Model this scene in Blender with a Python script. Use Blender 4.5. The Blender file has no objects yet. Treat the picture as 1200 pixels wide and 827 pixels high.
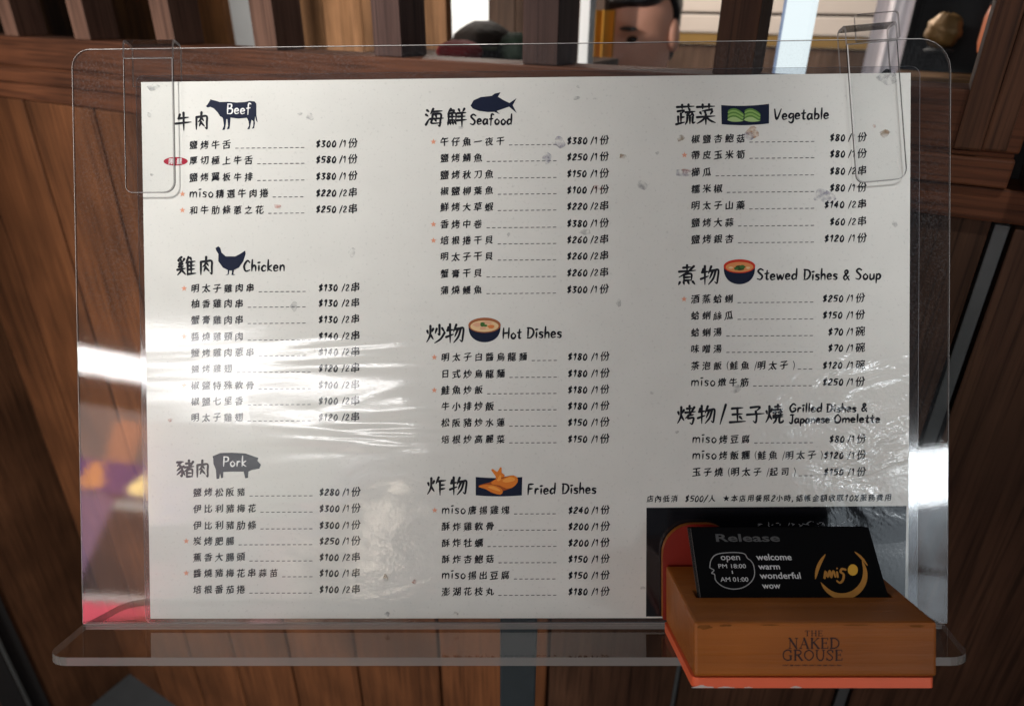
import bpy, bmesh, math, random
from mathutils import Vector, Matrix
random.seed(7)
S = bpy.context.scene
COL = S.collection
R_ = math.radians

# ------------------------------------------------------------------ camera
H = 1.633                                   # eye height; world: x along the shopfront, y into the shop, z up
def orth(px, py):                           # direction of an image point, camera space (photo 1200 x 827, f = 806 px)
    return Vector(((px - 600) / 806, -(py - 413.5) / 806, -1.0))
Zc = -orth(588, 1980).normalized()
Xc = -orth(-1000, -14).normalized()
Xc = (Xc - Zc * Xc.dot(Zc)).normalized()
Yc = Zc.cross(Xc)
RW = Matrix((Xc, Yc, Zc))                   # camera space -> world
CAMLOC = Vector((0, -0.58, H))
cd = bpy.data.cameras.new('camera'); cam = bpy.data.objects.new('camera', cd); COL.objects.link(cam)
cam.matrix_world = Matrix.Translation(CAMLOC) @ RW.to_4x4()
cd.sensor_width = 36; cd.lens = 806 / 1200 * 36; cd.clip_start = 0.01; cd.clip_end = 100
cd.dof.use_dof = True; cd.dof.focus_distance = 0.374; cd.dof.aperture_fstop = 9
S.camera = cam
S.view_settings.view_transform = 'Standard'; S.view_settings.look = 'None'
S.view_settings.exposure = 0; S.view_settings.gamma = 1

# ------------------------------------------------------------------ world and lamps
w = bpy.data.worlds.new('World'); S.world = w; w.use_nodes = True
w.node_tree.nodes['Background'].inputs[0].default_value = (0.80, 0.88, 1.0, 1)
w.node_tree.nodes['Background'].inputs[1].default_value = 0.08
def area(name, loc, aim, sx, sy, power, col=(1, 1, 1)):
    l = bpy.data.lights.new(name, 'AREA'); l.shape = 'RECTANGLE'; l.size = sx; l.size_y = sy
    l.energy = power; l.color = col
    o = bpy.data.objects.new(name, l); COL.objects.link(o); o.location = loc
    o.rotation_euler = (Vector(aim) - Vector(loc)).to_track_quat('-Z', 'Y').to_euler()
    return o
area('street_key_lamp', (-1.15, -1.40, 2.25), (-0.35, -0.25, 1.55), 0.5, 0.4, 4, (1.0, 0.98, 0.95))
def spot(name, loc, aim, size, power, col, soft):
    l = bpy.data.lights.new(name, 'SPOT'); l.energy = power; l.spot_size = R_(size); l.spot_blend = 1.0; l.shadow_soft_size = soft; l.color = col
    o = bpy.data.objects.new(name, l); COL.objects.link(o); o.location = loc
    o.rotation_euler = (Vector(aim) - Vector(loc)).to_track_quat('-Z', 'Y').to_euler()
spot('added_wall_spot', (-1.35, -2.2, 2.5), (-0.86, -0.1, 1.75), 31, 300, (1.0, 0.985, 0.955), 0.08)  # added spot without a known fitting, lifts the upper left wall and slats
spot('added_sheet_spot', (-0.522, -1.075, 2.686), (-0.476, -0.325, 1.696), 29.7, 88, (1.0, 0.99, 0.97), 0.05)  # added spot; its cone fade stands in for a shadow across the sheet
spot('added_edge_spot', (0.38, -0.62, 2.72), (0.10, -0.18, 1.73), 16, 40, (0.96, 0.98, 1.0), 0.05)  # added spot that brightens the right edge of the sheet
spot('added_plank_spot', (-1.0, -1.8, 2.3), (-0.98, 0, 0.55), 46, 430, (1.0, 0.97, 0.93), 0.12)  # added spot that lifts the lower left planks
area('street_tube_lamp', (-0.12, -2.5, 2.215), (-0.12, -0.3, 1.5), 1.26, 0.085, 10.0, (1.0, 0.98, 0.97))
area('street_panel_lamp', (3.95, -2.5, 2.46), (0, -0.2, 1.5), 0.5, 0.34, 13, (0.92, 0.97, 1.0))
area('shop_ceiling_lamp', (-1.15, 1.25, 2.6), (-0.25, 0.9, 1.5), 0.8, 0.6, 50, (1.0, 0.93, 0.84))
area('back_room_lamp', (-2.2, 2.3, 2.75), (-2.4, 3.0, 1.2), 1.2, 0.6, 80, (1.0, 0.97, 0.93))

# ------------------------------------------------------------------ mesh helpers
class B:
    def __init__(s): s.v = []; s.f = []; s.m = []
    def add(s, vs, fs, mi=0, M=None):
        o = len(s.v)
        s.v += [tuple(M @ Vector(p)) if M is not None else tuple(p) for p in vs]
        for k, f in enumerate(fs):
            s.f.append(tuple(i + o for i in f)); s.m.append(mi[k] if isinstance(mi, list) else mi)
        return s
    def box(s, x0, x1, y0, y1, z0, z1, mi=0, M=None):
        vs = [(x, y, z) for z in (z0, z1) for y in (y0, y1) for x in (x0, x1)]
        return s.add(vs, [(0, 2, 3, 1), (4, 5, 7, 6), (0, 1, 5, 4), (2, 6, 7, 3), (0, 4, 6, 2), (1, 3, 7, 5)], mi, M)
    def prism(s, pts, z0, z1, mc=0, ms=0, M=None):      # pts counter-clockwise in xy
        n = len(pts)
        vs = [(x, y, z0) for x, y in pts] + [(x, y, z1) for x, y in pts]
        fs = [tuple(range(n - 1, -1, -1)), tuple(range(n, 2 * n))]
        mi = [mc, mc]
        for i in range(n):
            j = (i + 1) % n; fs.append((i, j, n + j, n + i)); mi.append(ms)
        return s.add(vs, fs, mi, M)
    def slab(s, pts, z0, z1, c, M=None):                  # clear slab: faces 0, sides 1, chamfer round the front 2, its highlight painted in
        n = len(pts); inn = []
        for i in range(n):
            a, p, q = Vector(pts[i - 1]), Vector(pts[i]), Vector(pts[(i + 1) % n])
            d = (q - a).normalized(); inn.append(tuple(p + Vector((-d.y, d.x)) * c))
        vs = [(x, y, z0) for x, y in pts] + [(x, y, z1 - c) for x, y in pts] + [(x, y, z1) for x, y in inn]
        fs = [tuple(range(n - 1, -1, -1)), tuple(range(2 * n, 3 * n))]; mi = [0, 0]
        for i in range(n):
            j = (i + 1) % n; fs += [(i, j, n + j, n + i), (n + i, n + j, 2 * n + j, 2 * n + i)]; mi += [1, 2]
        return s.add(vs, fs, mi, M)
    def poly(s, pts, z, mi=0, M=None):
        a = sum(pts[i][0] * pts[(i + 1) % len(pts)][1] - pts[(i + 1) % len(pts)][0] * pts[i][1] for i in range(len(pts)))
        if a < 0: pts = pts[::-1]
        return s.add([(x, y, z) for x, y in pts], [tuple(range(len(pts)))], mi, M)
    def rings(s, rings, mi=0, cap=True, M=None):
        n = len(rings[0]); vs = [p for r in rings for p in r]; fs = []
        for a in range(len(rings) - 1):
            for i in range(n):
                j = (i + 1) % n; fs.append((a * n + i, a * n + j, (a + 1) * n + j, (a + 1) * n + i))
        if cap: fs += [tuple(range(n - 1, -1, -1)), tuple(range((len(rings) - 1) * n, len(rings) * n))]
        return s.add(vs, fs, mi, M)
    def build(s, name, mats, parent=None, smooth=False, bevel=0):
        me = bpy.data.meshes.new(name); me.from_pydata(s.v, [], s.f)
        if not isinstance(mats, (list, tuple)): mats = [mats]
        for m in mats: me.materials.append(m)
        for p, k in zip(me.polygons, s.m): p.material_index = k; p.use_smooth = smooth
        me.update()
        if bevel:
            bm = bmesh.new(); bm.from_mesh(me)
            bmesh.ops.bevel(bm, geom=bm.edges[:], offset=bevel, segments=2, affect='EDGES', profile=0.6)
            bm.to_mesh(me); bm.free()
        o = bpy.data.objects.new(name, me); COL.objects.link(o)
        if parent is not None: o.parent = parent
        return o
def tag(o, label=None, cat=None, group=None, kind=None):
    if label: o['label'] = label
    if cat: o['category'] = cat
    if group: o['group'] = group
    if kind: o['kind'] = kind
    return o
def empty(name, M=None, parent=None):
    o = bpy.data.objects.new(name, None); COL.objects.link(o); o.empty_display_size = 0.02
    if M is not None: o.matrix_world = M
    if parent is not None: o.parent = parent
    return o
def rrect(x0, x1, y0, y1, r, n=6):                       # r = (bl, br, tr, tl)
    pts = []
    for (cx, cy, rr, a0) in ((x0 + r[0], y0 + r[0], r[0], 180), (x1 - r[1], y0 + r[1], r[1], 270), (x1 - r[2], y1 - r[2], r[2], 0), (x0 + r[3], y1 - r[3], r[3], 90)):
        if rr <= 0: pts.append((cx, cy)); continue
        for k in range(n + 1):
            a = R_(a0 + 90 * k / n); pts.append((cx + rr * math.cos(a), cy + rr * math.sin(a)))
    return pts
def ell(cx, cy, rx, ry, n=28, a0=0, a1=360):
    full = abs(a1 - a0) >= 360
    return [(cx + rx * math.cos(R_(a0 + (a1 - a0) * k / (n if full else n - 1))), cy + ry * math.sin(R_(a0 + (a1 - a0) * k / (n if full else n - 1)))) for k in range(n)]

# pixel of the photograph -> point in the world where the sight line crosses a plane (used once to survey the place)
def onplane(px, py, axis, val):
    v = RW @ orth(px, py)
    return CAMLOC + v * ((val - CAMLOC[axis]) / v[axis])

# ------------------------------------------------------------------ materials
def mat(name):
    m = bpy.data.materials.new(name); m.use_nodes = True
    nt = m.node_tree; return m, nt, nt.nodes['Principled BSDF']
def N(nt, t, **kw):
    n = nt.nodes.new(t)
    for k, v in kw.items(): setattr(n, k, v)
    return n
def plain(name, col, rough=0.5, metal=0.0, spec=0.5, noise=0.0, nscale=40, bump=0.0):
    m, nt, p = mat(name)
    p.inputs['Base Color'].default_value = (*col, 1); p.inputs['Roughness'].default_value = rough
    p.inputs['Metallic'].default_value = metal; p.inputs['Specular IOR Level'].default_value = spec
    if noise or bump:
        tc = N(nt, 'ShaderNodeTexCoord'); nz = N(nt, 'ShaderNodeTexNoise')
        nz.inputs['Scale'].default_value = nscale; nz.inputs['Detail'].default_value = 5
        nt.links.new(tc.outputs['Object'], nz.inputs['Vector'])
        if noise:
            mx = N(nt, 'ShaderNodeMix', data_type='RGBA'); mx.inputs['A'].default_value = (*[c * (1 - noise) for c in col], 1)
            mx.inputs['B'].default_value = (*[min(1, c * (1 + noise)) for c in col], 1)
            nt.links.new(nz.outputs['Fac'], mx.inputs['Factor']); nt.links.new(mx.outputs['Result'], p.inputs['Base Color'])
        if bump:
            b = N(nt, 'ShaderNodeBump'); b.inputs['Distance'].default_value = bump
            nt.links.new(nz.outputs['Fac'], b.inputs['Height']); nt.links.new(b.outputs['Normal'], p.inputs['Normal'])
    return m
def wood(name, dark, light, axis='Z', rough=0.6, scale=1.0, vary=0.35, spec=0.14, pores=True):
    m, nt, p = mat(name)
    tc = N(nt, 'ShaderNodeTexCoord'); mp = N(nt, 'ShaderNodeMapping'); L = nt.links.new
    geo = N(nt, 'ShaderNodeNewGeometry')
    st = {'X': (1.2, 30, 30), 'Y': (30, 1.2, 30), 'Z': (30, 30, 1.2)}[axis]
    mp.inputs['Scale'].default_value = [a * scale for a in st]
    ad = N(nt, 'ShaderNodeVectorMath', operation='MULTIPLY_ADD')     # shift the grain from board to board
    L(geo.outputs['Random Per Island'], ad.inputs[0]); ad.inputs[1].default_value = (3.1, 5.3, 7.7); L(tc.outputs['Object'], ad.inputs[2])
    L(ad.outputs[0], mp.inputs['Vector'])
    n1 = N(nt, 'ShaderNodeTexNoise'); n1.inputs['Scale'].default_value = 1.6; n1.inputs['Detail'].default_value = 7; n1.inputs['Roughness'].default_value = 0.62; n1.inputs['Distortion'].default_value = 0.8
    L(mp.outputs['Vector'], n1.inputs['Vector'])
    n2 = N(nt, 'ShaderNodeTexNoise'); n2.inputs['Scale'].default_value = 5.5 * scale; n2.inputs['Detail'].default_value = 3
    L(ad.outputs[0], n2.inputs['Vector'])
    cr = N(nt, 'ShaderNodeValToRGB'); cr.color_ramp.elements[0].position = 0.25; cr.color_ramp.elements[1].position = 0.80
    cr.color_ramp.elements[0].color = (*dark, 1); cr.color_ramp.elements[1].color = (*light, 1)
    L(n1.outputs['Fac'], cr.inputs['Fac'])
    mr = N(nt, 'ShaderNodeMapRange'); mr.inputs['To Min'].default_value = 1 - vary; mr.inputs['To Max'].default_value = 1 + vary
    L(geo.outputs['Random Per Island'], mr.inputs['Value'])
    mr2 = N(nt, 'ShaderNodeMapRange'); mr2.inputs['From Min'].default_value = 0.3; mr2.inputs['From Max'].default_value = 0.7; mr2.inputs['To Min'].default_value = 0.65; mr2.inputs['To Max'].default_value = 1.3
    L(n2.outputs['Fac'], mr2.inputs['Value'])
    mu = N(nt, 'ShaderNodeMath', operation='MULTIPLY'); L(mr.outputs[0], mu.inputs[0]); L(mr2.outputs[0], mu.inputs[1])
    vm = N(nt, 'ShaderNodeVectorMath', operation='SCALE'); L(cr.outputs['Color'], vm.inputs[0]); L(mu.outputs[0], vm.inputs['Scale'])
    L(vm.outputs[0], p.inputs['Base Color'])
    p.inputs['Roughness'].default_value = rough; p.inputs['Specular IOR Level'].default_value = spec
    mp3 = N(nt, 'ShaderNodeMapping'); mp3.inputs['Scale'].default_value = [a * 9 if a > 2 else 6.0 for a in st]; L(ad.outputs[0], mp3.inputs['Vector'])      # open pores
    n3 = N(nt, 'ShaderNodeTexNoise'); n3.inputs['Scale'].default_value = 1.5; n3.inputs['Detail'].default_value = 3; L(mp3.outputs['Vector'], n3.inputs['Vector'])
    mr3 = N(nt, 'ShaderNodeMapRange'); mr3.inputs['From Min'].default_value = 0.30; mr3.inputs['From Max'].default_value = 0.52; mr3.inputs['To Min'].default_value = 0.45; L(n3.outputs['Fac'], mr3.inputs['Value'])
    n4 = N(nt, 'ShaderNodeTexVoronoi'); n4.inputs['Scale'].default_value = 0.35; L(mp.outputs['Vector'], n4.inputs['Vector'])                                # the odd dark knot
    mr4 = N(nt, 'ShaderNodeMapRange'); mr4.inputs['From Min'].default_value = 0.02; mr4.inputs['From Max'].default_value = 0.22; mr4.inputs['To Min'].default_value = 0.35; L(n4.outputs['Distance'], mr4.inputs['Value'])
    mu3 = N(nt, 'ShaderNodeMath', operation='MULTIPLY'); L(mr3.outputs[0], mu3.inputs[0]); L(mr4.outputs[0], mu3.inputs[1])
    vm3 = N(nt, 'ShaderNodeVectorMath', operation='SCALE'); L(vm.outputs[0], vm3.inputs[0]); L(mu3.outputs[0], vm3.inputs['Scale']); L((vm3 if pores else vm).outputs[0], p.inputs['Base Color'])
    b = N(nt, 'ShaderNodeBump'); b.inputs['Distance'].default_value = 0.0012; b.inputs['Strength'].default_value = 0.6
    L(n1.outputs['Fac'], b.inputs['Height']); L(b.outputs['Normal'], p.inputs['Normal'])
    return m
def wrinkles(nt):
    """height field of the creased laminate film, in the sheet's own coordinates"""
    L = nt.links.new
    tc = N(nt, 'ShaderNodeTexCoord')
    def noise(sc, scale, detail, dist=0.0, rot=0):
        mp = N(nt, 'ShaderNodeMapping'); mp.inputs['Scale'].default_value = (*sc, 1); mp.inputs['Rotation'].default_value = (0, 0, rot)
        L(tc.outputs['Object'], mp.inputs['Vector'])
        n = N(nt, 'ShaderNodeTexNoise'); n.inputs['Scale'].default_value = scale; n.inputs['Detail'].default_value = detail; n.inputs['Distortion'].default_value = dist
        L(mp.outputs['Vector'], n.inputs['Vector']); return n.outputs['Fac']
    def mul(a, k):
        m = N(nt, 'ShaderNodeMath', operation='MULTIPLY'); L(a, m.inputs[0])
        if isinstance(k, (int, float)): m.inputs[1].default_value = k
        else: L(k, m.inputs[1])
        return m.outputs[0]
    def add(a, b):
        m = N(nt, 'ShaderNodeMath', operation='ADD'); L(a, m.inputs[0]); L(b, m.inputs[1]); return m.outputs[0]
    def spot(cx, cy, rx, ry):
        mp = N(nt, 'ShaderNodeMapping', vector_type='TEXTURE'); mp.inputs['Location'].default_value = (cx, cy, 0); mp.inputs['Scale'].default_value = (rx, ry, 1)
        L(tc.outputs['Object'], mp.inputs['Vector'])
        g = N(nt, 'ShaderNodeTexGradient', gradient_type='SPHERICAL'); L(mp.outputs['Vector'], g.inputs['Vector']); return g.outputs['Fac']
    broad = noise((5, 9), 1.0, 1)
    bands = noise((5, 34), 1.0, 2, 0.5, 0.06)
    crush = noise((26, 38), 1.0, 3, 0.9)
    grain = noise((520, 520), 1.0, 2)
    h = mul(broad, 2.2)
    h = add(h, mul(mul(bands, spot(-0.068, -0.026, 0.085, 0.080)), 2.1))
    h = add(h, mul(mul(bands, spot(-0.140, -0.050, 0.16, 0.14)), 0.25))
    h = add(h, mul(mul(crush, spot(-0.080, -0.105, 0.12, 0.09)), 0.32))
    h = add(h, mul(mul(crush, spot(0.185, -0.042, 0.10, 0.066)), 2.0))
    h = add(h, mul(mul(grain, spot(0.185, -0.042, 0.10, 0.060)), 0.10))
    h = add(h, mul(mul(grain, spot(-0.070, -0.115, 0.05, 0.045)), 0.035))
    h = add(h, mul(bands, 0.08))
    h = add(h, mul(grain, 0.012))
    b = N(nt, 'ShaderNodeBump'); b.inputs['Distance'].default_value = 0.0021
    L(h, b.inputs['Height'])
    return b.outputs['Normal'], tc
def printed(name, col, mottle=False, alpha=None):
    m, nt, p = mat(name)
    p.inputs['Base Color'].default_value = (*col, 1); p.inputs['Roughness'].default_value = 0.65; p.inputs['Specular IOR Level'].default_value = 0.1
    p.inputs['Coat Weight'].default_value = 1; p.inputs['Coat Roughness'].default_value = 0.13; p.inputs['Coat IOR'].default_value = 1.52
    nrm, tc = wrinkles(nt); nt.links.new(nrm, p.inputs['Coat Normal'])
    if mottle:                                                   # paper fibre: soft clouding, fine speckle, and the same gentle ripple as the film
        def nz_(sc, d):
            n = N(nt, 'ShaderNodeTexNoise'); n.inputs['Scale'].default_value = sc; n.inputs['Detail'].default_value = d; nt.links.new(tc.outputs['Object'], n.inputs['Vector']); return n.outputs['Fac']
        mx = N(nt, 'ShaderNodeMix', data_type='RGBA'); mx.inputs['A'].default_value = (*[c * 0.93 for c in col], 1); mx.inputs['B'].default_value = (*[min(c * 1.05, 1) for c in col], 1)
        nt.links.new(nz_(45, 6), mx.inputs['Factor'])
        mr = N(nt, 'ShaderNodeMapRange'); mr.inputs['From Min'].default_value = 0.24; mr.inputs['From Max'].default_value = 0.40; mr.inputs['To Min'].default_value = 0.86; nt.links.new(nz_(620, 3), mr.inputs['Value'])
        vs = N(nt, 'ShaderNodeVectorMath', operation='SCALE'); nt.links.new(mx.outputs['Result'], vs.inputs[0]); nt.links.new(mr.outputs[0], vs.inputs['Scale'])
        nt.links.new(vs.outputs[0], p.inputs['Base Color']); nt.links.new(nrm, p.inputs['Normal'])
    if alpha:
        n = N(nt, 'ShaderNodeTexNoise'); n.inputs['Scale'].default_value = 330; n.inputs['Detail'].default_value = 5
        nt.links.new(tc.outputs['Object'], n.inputs['Vector'])
        mr = N(nt, 'ShaderNodeMapRange'); mr.inputs['From Min'].default_value = 0.38; mr.inputs['From Max'].default_value = 0.72; mr.inputs['To Max'].default_value = alpha
        nt.links.new(n.outputs['Fac'], mr.inputs['Value']); nt.links.new(mr.outputs[0], p.inputs['Alpha'])
    return m
def acrylic(name, dust=0.02, rough=0.05, tint=(0.965, 0.972, 0.97)):
    m, nt, p = mat(name); L = nt.links.new
    nt.nodes.remove(p); out = nt.nodes['Material Output']
    tc = N(nt, 'ShaderNodeTexCoord')
    n = N(nt, 'ShaderNodeTexNoise'); n.inputs['Scale'].default_value = 900; n.inputs['Detail'].default_value = 3; L(tc.outputs['Object'], n.inputs['Vector'])
    n2 = N(nt, 'ShaderNodeTexNoise'); n2.inputs['Scale'].default_value = 26; n2.inputs['Detail'].default_value = 4; L(tc.outputs['Object'], n2.inputs['Vector'])
    tr = N(nt, 'ShaderNodeBsdfTransparent'); tr.inputs[0].default_value = (*tint, 1)
    gl = N(nt, 'ShaderNodeBsdfGlossy'); gl.inputs['Roughness'].default_value = rough
    bp = N(nt, 'ShaderNodeBump'); bp.inputs['Distance'].default_value = 0.000004; L(n.outputs['Fac'], bp.inputs['Height']); L(bp.outputs['Normal'], gl.inputs['Normal'])
    df = N(nt, 'ShaderNodeBsdfDiffuse'); df.inputs[0].default_value = (0.75, 0.76, 0.78, 1)
    fr = N(nt, 'ShaderNodeFresnel'); fr.inputs[0].default_value = 1.62
    geo = N(nt, 'ShaderNodeNewGeometry')
    inv = N(nt, 'ShaderNodeMath', operation='SUBTRACT'); inv.inputs[0].default_value = 1; L(geo.outputs['Backfacing'], inv.inputs[1])
    f2 = N(nt, 'ShaderNodeMath', operation='MULTIPLY'); L(fr.outputs[0], f2.inputs[0]); L(inv.outputs[0], f2.inputs[1])
    m1 = N(nt, 'ShaderNodeMixShader'); L(f2.outputs[0], m1.inputs[0]); L(tr.outputs[0], m1.inputs[1]); L(gl.outputs[0], m1.inputs[2])
    mr = N(nt, 'ShaderNodeMapRange'); mr.inputs['From Min'].default_value = 0.48; mr.inputs['From Max'].default_value = 0.75; mr.inputs['To Max'].default_value = dust * 4; L(n.outputs['Fac'], mr.inputs['Value'])
    mr2 = N(nt, 'ShaderNodeMapRange'); mr2.inputs['From Min'].default_value = 0.35; mr2.inputs['From Max'].default_value = 0.7; mr2.inputs['To Min'].default_value = 0.2; L(n2.outputs['Fac'], mr2.inputs['Value'])
    f3 = N(nt, 'ShaderNodeMath', operation='MULTIPLY'); L(mr.outputs[0], f3.inputs[0]); L(mr2.outputs[0], f3.inputs[1])
    m2 = N(nt, 'ShaderNodeMixShader'); L(f3.outputs[0], m2.inputs[0]); L(m1.outputs[0], m2.inputs[1]); L(df.outputs[0], m2.inputs[2])
    L(m2.outputs[0], out.inputs[0])
    return m
def edge(name, col, clear=0.45, rough=0.18):  # clear edges: pale or dark colour stands in for refracted light
    m, nt, p = mat(name); out = nt.nodes['Material Output']
    p.inputs['Base Color'].default_value = (*col, 1); p.inputs['Roughness'].default_value = rough
    tr = N(nt, 'ShaderNodeBsdfTransparent'); mx = N(nt, 'ShaderNodeMixShader'); mx.inputs[0].default_value = 1 - clear
    nt.links.new(tr.outputs[0], mx.inputs[1]); nt.links.new(p.outputs[0], mx.inputs[2]); nt.links.new(mx.outputs[0], out.inputs[0])
    return m
def glow(name, col, k):
    m, nt, p = mat(name); p.inputs['Base Color'].default_value = (0.05, 0.05, 0.05, 1)
    p.inputs['Emission Color'].default_value = (*col, 1); p.inputs['Emission Strength'].default_value = k
    return m

M_plank = wood('stained_plank', (0.044, 0.0155, 0.0060), (0.108, 0.0400, 0.0150), 'Z', vary=0.28)
M_rail = wood('stained_rail', (0.050, 0.017, 0.008), (0.135, 0.047, 0.020), 'X')
M_slat = wood('stained_slat', (0.075, 0.036, 0.024), (0.19, 0.100, 0.068), 'Z', vary=0.2)
M_slat3 = wood('purple_brown_slat', (0.032, 0.016, 0.013), (0.085, 0.047, 0.038), 'Z', vary=0.15)
M_slat2 = wood('red_brown_post', (0.030, 0.012, 0.007), (0.095, 0.040, 0.019), 'Z', vary=0.1)
M_dark = wood('dark_door_wood', (0.030, 0.014, 0.008), (0.080, 0.038, 0.021), 'Z', vary=0.2)
M_return = wood('dark_side_planks', (0.045, 0.019, 0.009), (0.12, 0.052, 0.024), 'Z', vary=0.2)
M_orange_wood = wood('orange_brown_panel_wood', (0.045, 0.018, 0.006), (0.21, 0.085, 0.026), 'Z', vary=0.3)
M_tan = wood('tan_panel_wood', (0.15, 0.070, 0.028), (0.40, 0.20, 0.095), 'Z', vary=0.25)
M_brown = wood('brown_panel_wood', (0.075, 0.045, 0.030), (0.16, 0.10, 0.07), 'Z', vary=0.25)
M_black = plain('dark_gap', (0.006, 0.005, 0.005), 0.8)
M_steel = plain('grey_painted_steel', (0.045, 0.056, 0.060), 0.55, 0.0, 0.4, 0.25, 60, 0.0003)
M_trim = plain('dull_grey_trim', (0.055, 0.057, 0.056), 0.5, 0.0, 0.4, 0.3, 50)
M_floor = plain('grey_paving', (0.018, 0.019, 0.020), 0.8, 0, 0.3, 0.35, 22, 0.001)
M_paper = printed('cream_paper', (0.70, 0.69, 0.638), True)
M_ink = printed('black_ink', (0.012, 0.012, 0.016))
M_navy = printed('navy_ink', (0.006, 0.010, 0.030))
M_white = printed('paper_white', (0.80, 0.80, 0.78))
M_dot = printed('leader_ink', (0.10, 0.095, 0.10))
M_star = printed('salmon_ink', (0.74, 0.33, 0.21))
M_red = printed('crimson_ink', (0.36, 0.020, 0.042))
M_panel = printed('black_print', (0.004, 0.004, 0.006))
M_acr = acrylic('clear_acrylic', 0.010, 0.042, (0.988, 0.99, 0.99))
M_film = acrylic('laminate_film', 0.012, 0.10, (0.84, 0.85, 0.87))
M_clip = acrylic('clear_clip_plastic', 0.002, 0.03, (0.994, 0.995, 0.995))
M_aedge = edge('acrylic_edge', (0.34, 0.325, 0.30), 0.45)
M_cedge = edge('clip_edge', (0.50, 0.48, 0.47), 0.32)
M_adark = edge('acrylic_side', (0.16, 0.15, 0.14), 0.45, 0.1)
M_abright = edge('painted_bright_rim', (0.68, 0.64, 0.61), 0.18, 0.12)  # pale tone painted on the chamfer as its highlight
M_cdark = edge('clip_dark_edge', (0.05, 0.04, 0.035), 0.15, 0.1)
M_fedge = edge('film_edge', (0.60, 0.62, 0.64), 0.3)

# ------------------------------------------------------------------ ground
g = B(); g.box(-20, 20, -20, 20, -0.05, 0.0)
tag(g.build('ground', M_floor), kind='structure')

# ------------------------------------------------------------------ timber shopfront (front face on y = 0)
K = 0.9355
zt = lambda t: H + t * K
shop = empty('timber_shopfront', Matrix.Translation((-0.6, 0, 0)))
tag(shop, 'dark brown timber shopfront with an open upright lattice over stacked rails and vertical planks', 'shopfront')
shop_in = Matrix.Translation((0.6, 0, 0))
def sbuild(b, name, m, bevel=0):
    b.v = [(x + 0.6, y, z) for x, y, z in b.v]
    return b.build(name, m, shop, bevel=bevel)
XL, XR = -1.515, 0.060
for nm, z0, z1, y0, y1, x1 in (('top_rail', zt(-0.0972), zt(-0.0557), 0.0, 0.045, 0.0630), ('middle_rail', zt(-0.1216), zt(-0.1012), -0.004, 0.045, 0.0620), ('lower_rail', zt(-0.1475), zt(-0.1228), 0.0005, 0.045, 0.45)):
    b = B(); b.box(XL + 0.001, x1, y0, y1, z0, z1); sbuild(b, nm, M_rail, 0.0016)
b = B(); b.box(XL + 0.002, 0.061, 0.005, 0.0445, zt(-0.1470), zt(-0.0957)); sbuild(b, 'rail_core', M_rail)
joints = [-1.62] + [-1.4645, -1.262, -1.075, -0.878, -0.685, -0.490, -0.290]
xs = [j * K for j in joints]; b = B()
for i in range(len(xs) - 1):
    b.box(xs[i] + 0.0020, xs[i + 1] - 0.0020, 0.006 + 0.001 * random.random(), 0.03, 0.0, zt(-0.1475) - 0.0005)
sbuild(b, 'plank_panel', M_plank, 0.0042)
b = B(); b.box(XL + 0.001, XR, 0.0305, 0.045, 0.0, zt(-0.1475) - 0.001); sbuild(b, 'backing', M_black)
b = B(); b.box(-0.2690, -0.1018, 0.007, 0.03, 0.0, zt(-0.1475) - 0.0005); b.box(-0.0965, 0.0612, 0.007, 0.03, 0.0, zt(-0.1475) - 0.0005); sbuild(b, 'dark_panel', M_dark, 0.001)
b = B(); b.box(-0.1010, -0.0972, 0.002, 0.03, 0.0, zt(-0.1475) - 0.002); sbuild(b, 'trim_strip', M_trim)
b = B(); b.box(0.0630, 0.0722, 0.003, 0.03, 0.0, zt(-0.1475) - 0.002); sbuild(b, 'trim_strip', M_trim, 0.001)
b = B(); b.box(0.0751, 0.42, 0.002, 0.035, 0.0, zt(-0.1475) - 0.003); sbuild(b, 'door_panel', M_dark, 0.0015)
b = B(); b.box(0.0725, 0.0748, 0.02, 0.035, 0.0, zt(-0.1475) - 0.003); sbuild(b, 'door_gap', M_black)
for i in range(-4, 6):
    s0 = (-1.0646 + 0.1805 * i) * K; wd = 0.0345
    if i == 5: s0, wd = -0.1610 * K, 0.0300
    b = B(); b.box(s0, s0 + wd, 0.001, 0.043, zt(-0.0552), 2.55); sbuild(b, 'slat', M_slat2 if i == 5 else M_slat3 if i >= 3 else M_slat, 0.0012)
b = B(); b.box(0.0240, 0.0405, -0.005, 0.043, zt(-0.0965), 2.55); b.box(0.0408, 0.0555, -0.001, 0.043, zt(-0.0965), 2.55); sbuild(b, 'door_post', M_slat2, 0.0018)
b = B(); b.box(0.0715, 0.20, -0.012, 0.04, zt(-0.1222), zt(-0.070)); sbuild(b, 'door_stile', M_dark, 0.002)
b = B(); b.box(0.0630, 0.30, 0.043, 0.05, zt(-0.1470), 2.55); sbuild(b, 'dark_recess', M_black)
b = B(); b.box(XL, 0.45, 0.0, 0.05, 2.551, 2.66); sbuild(b, 'head_beam', M_rail, 0.002)

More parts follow.
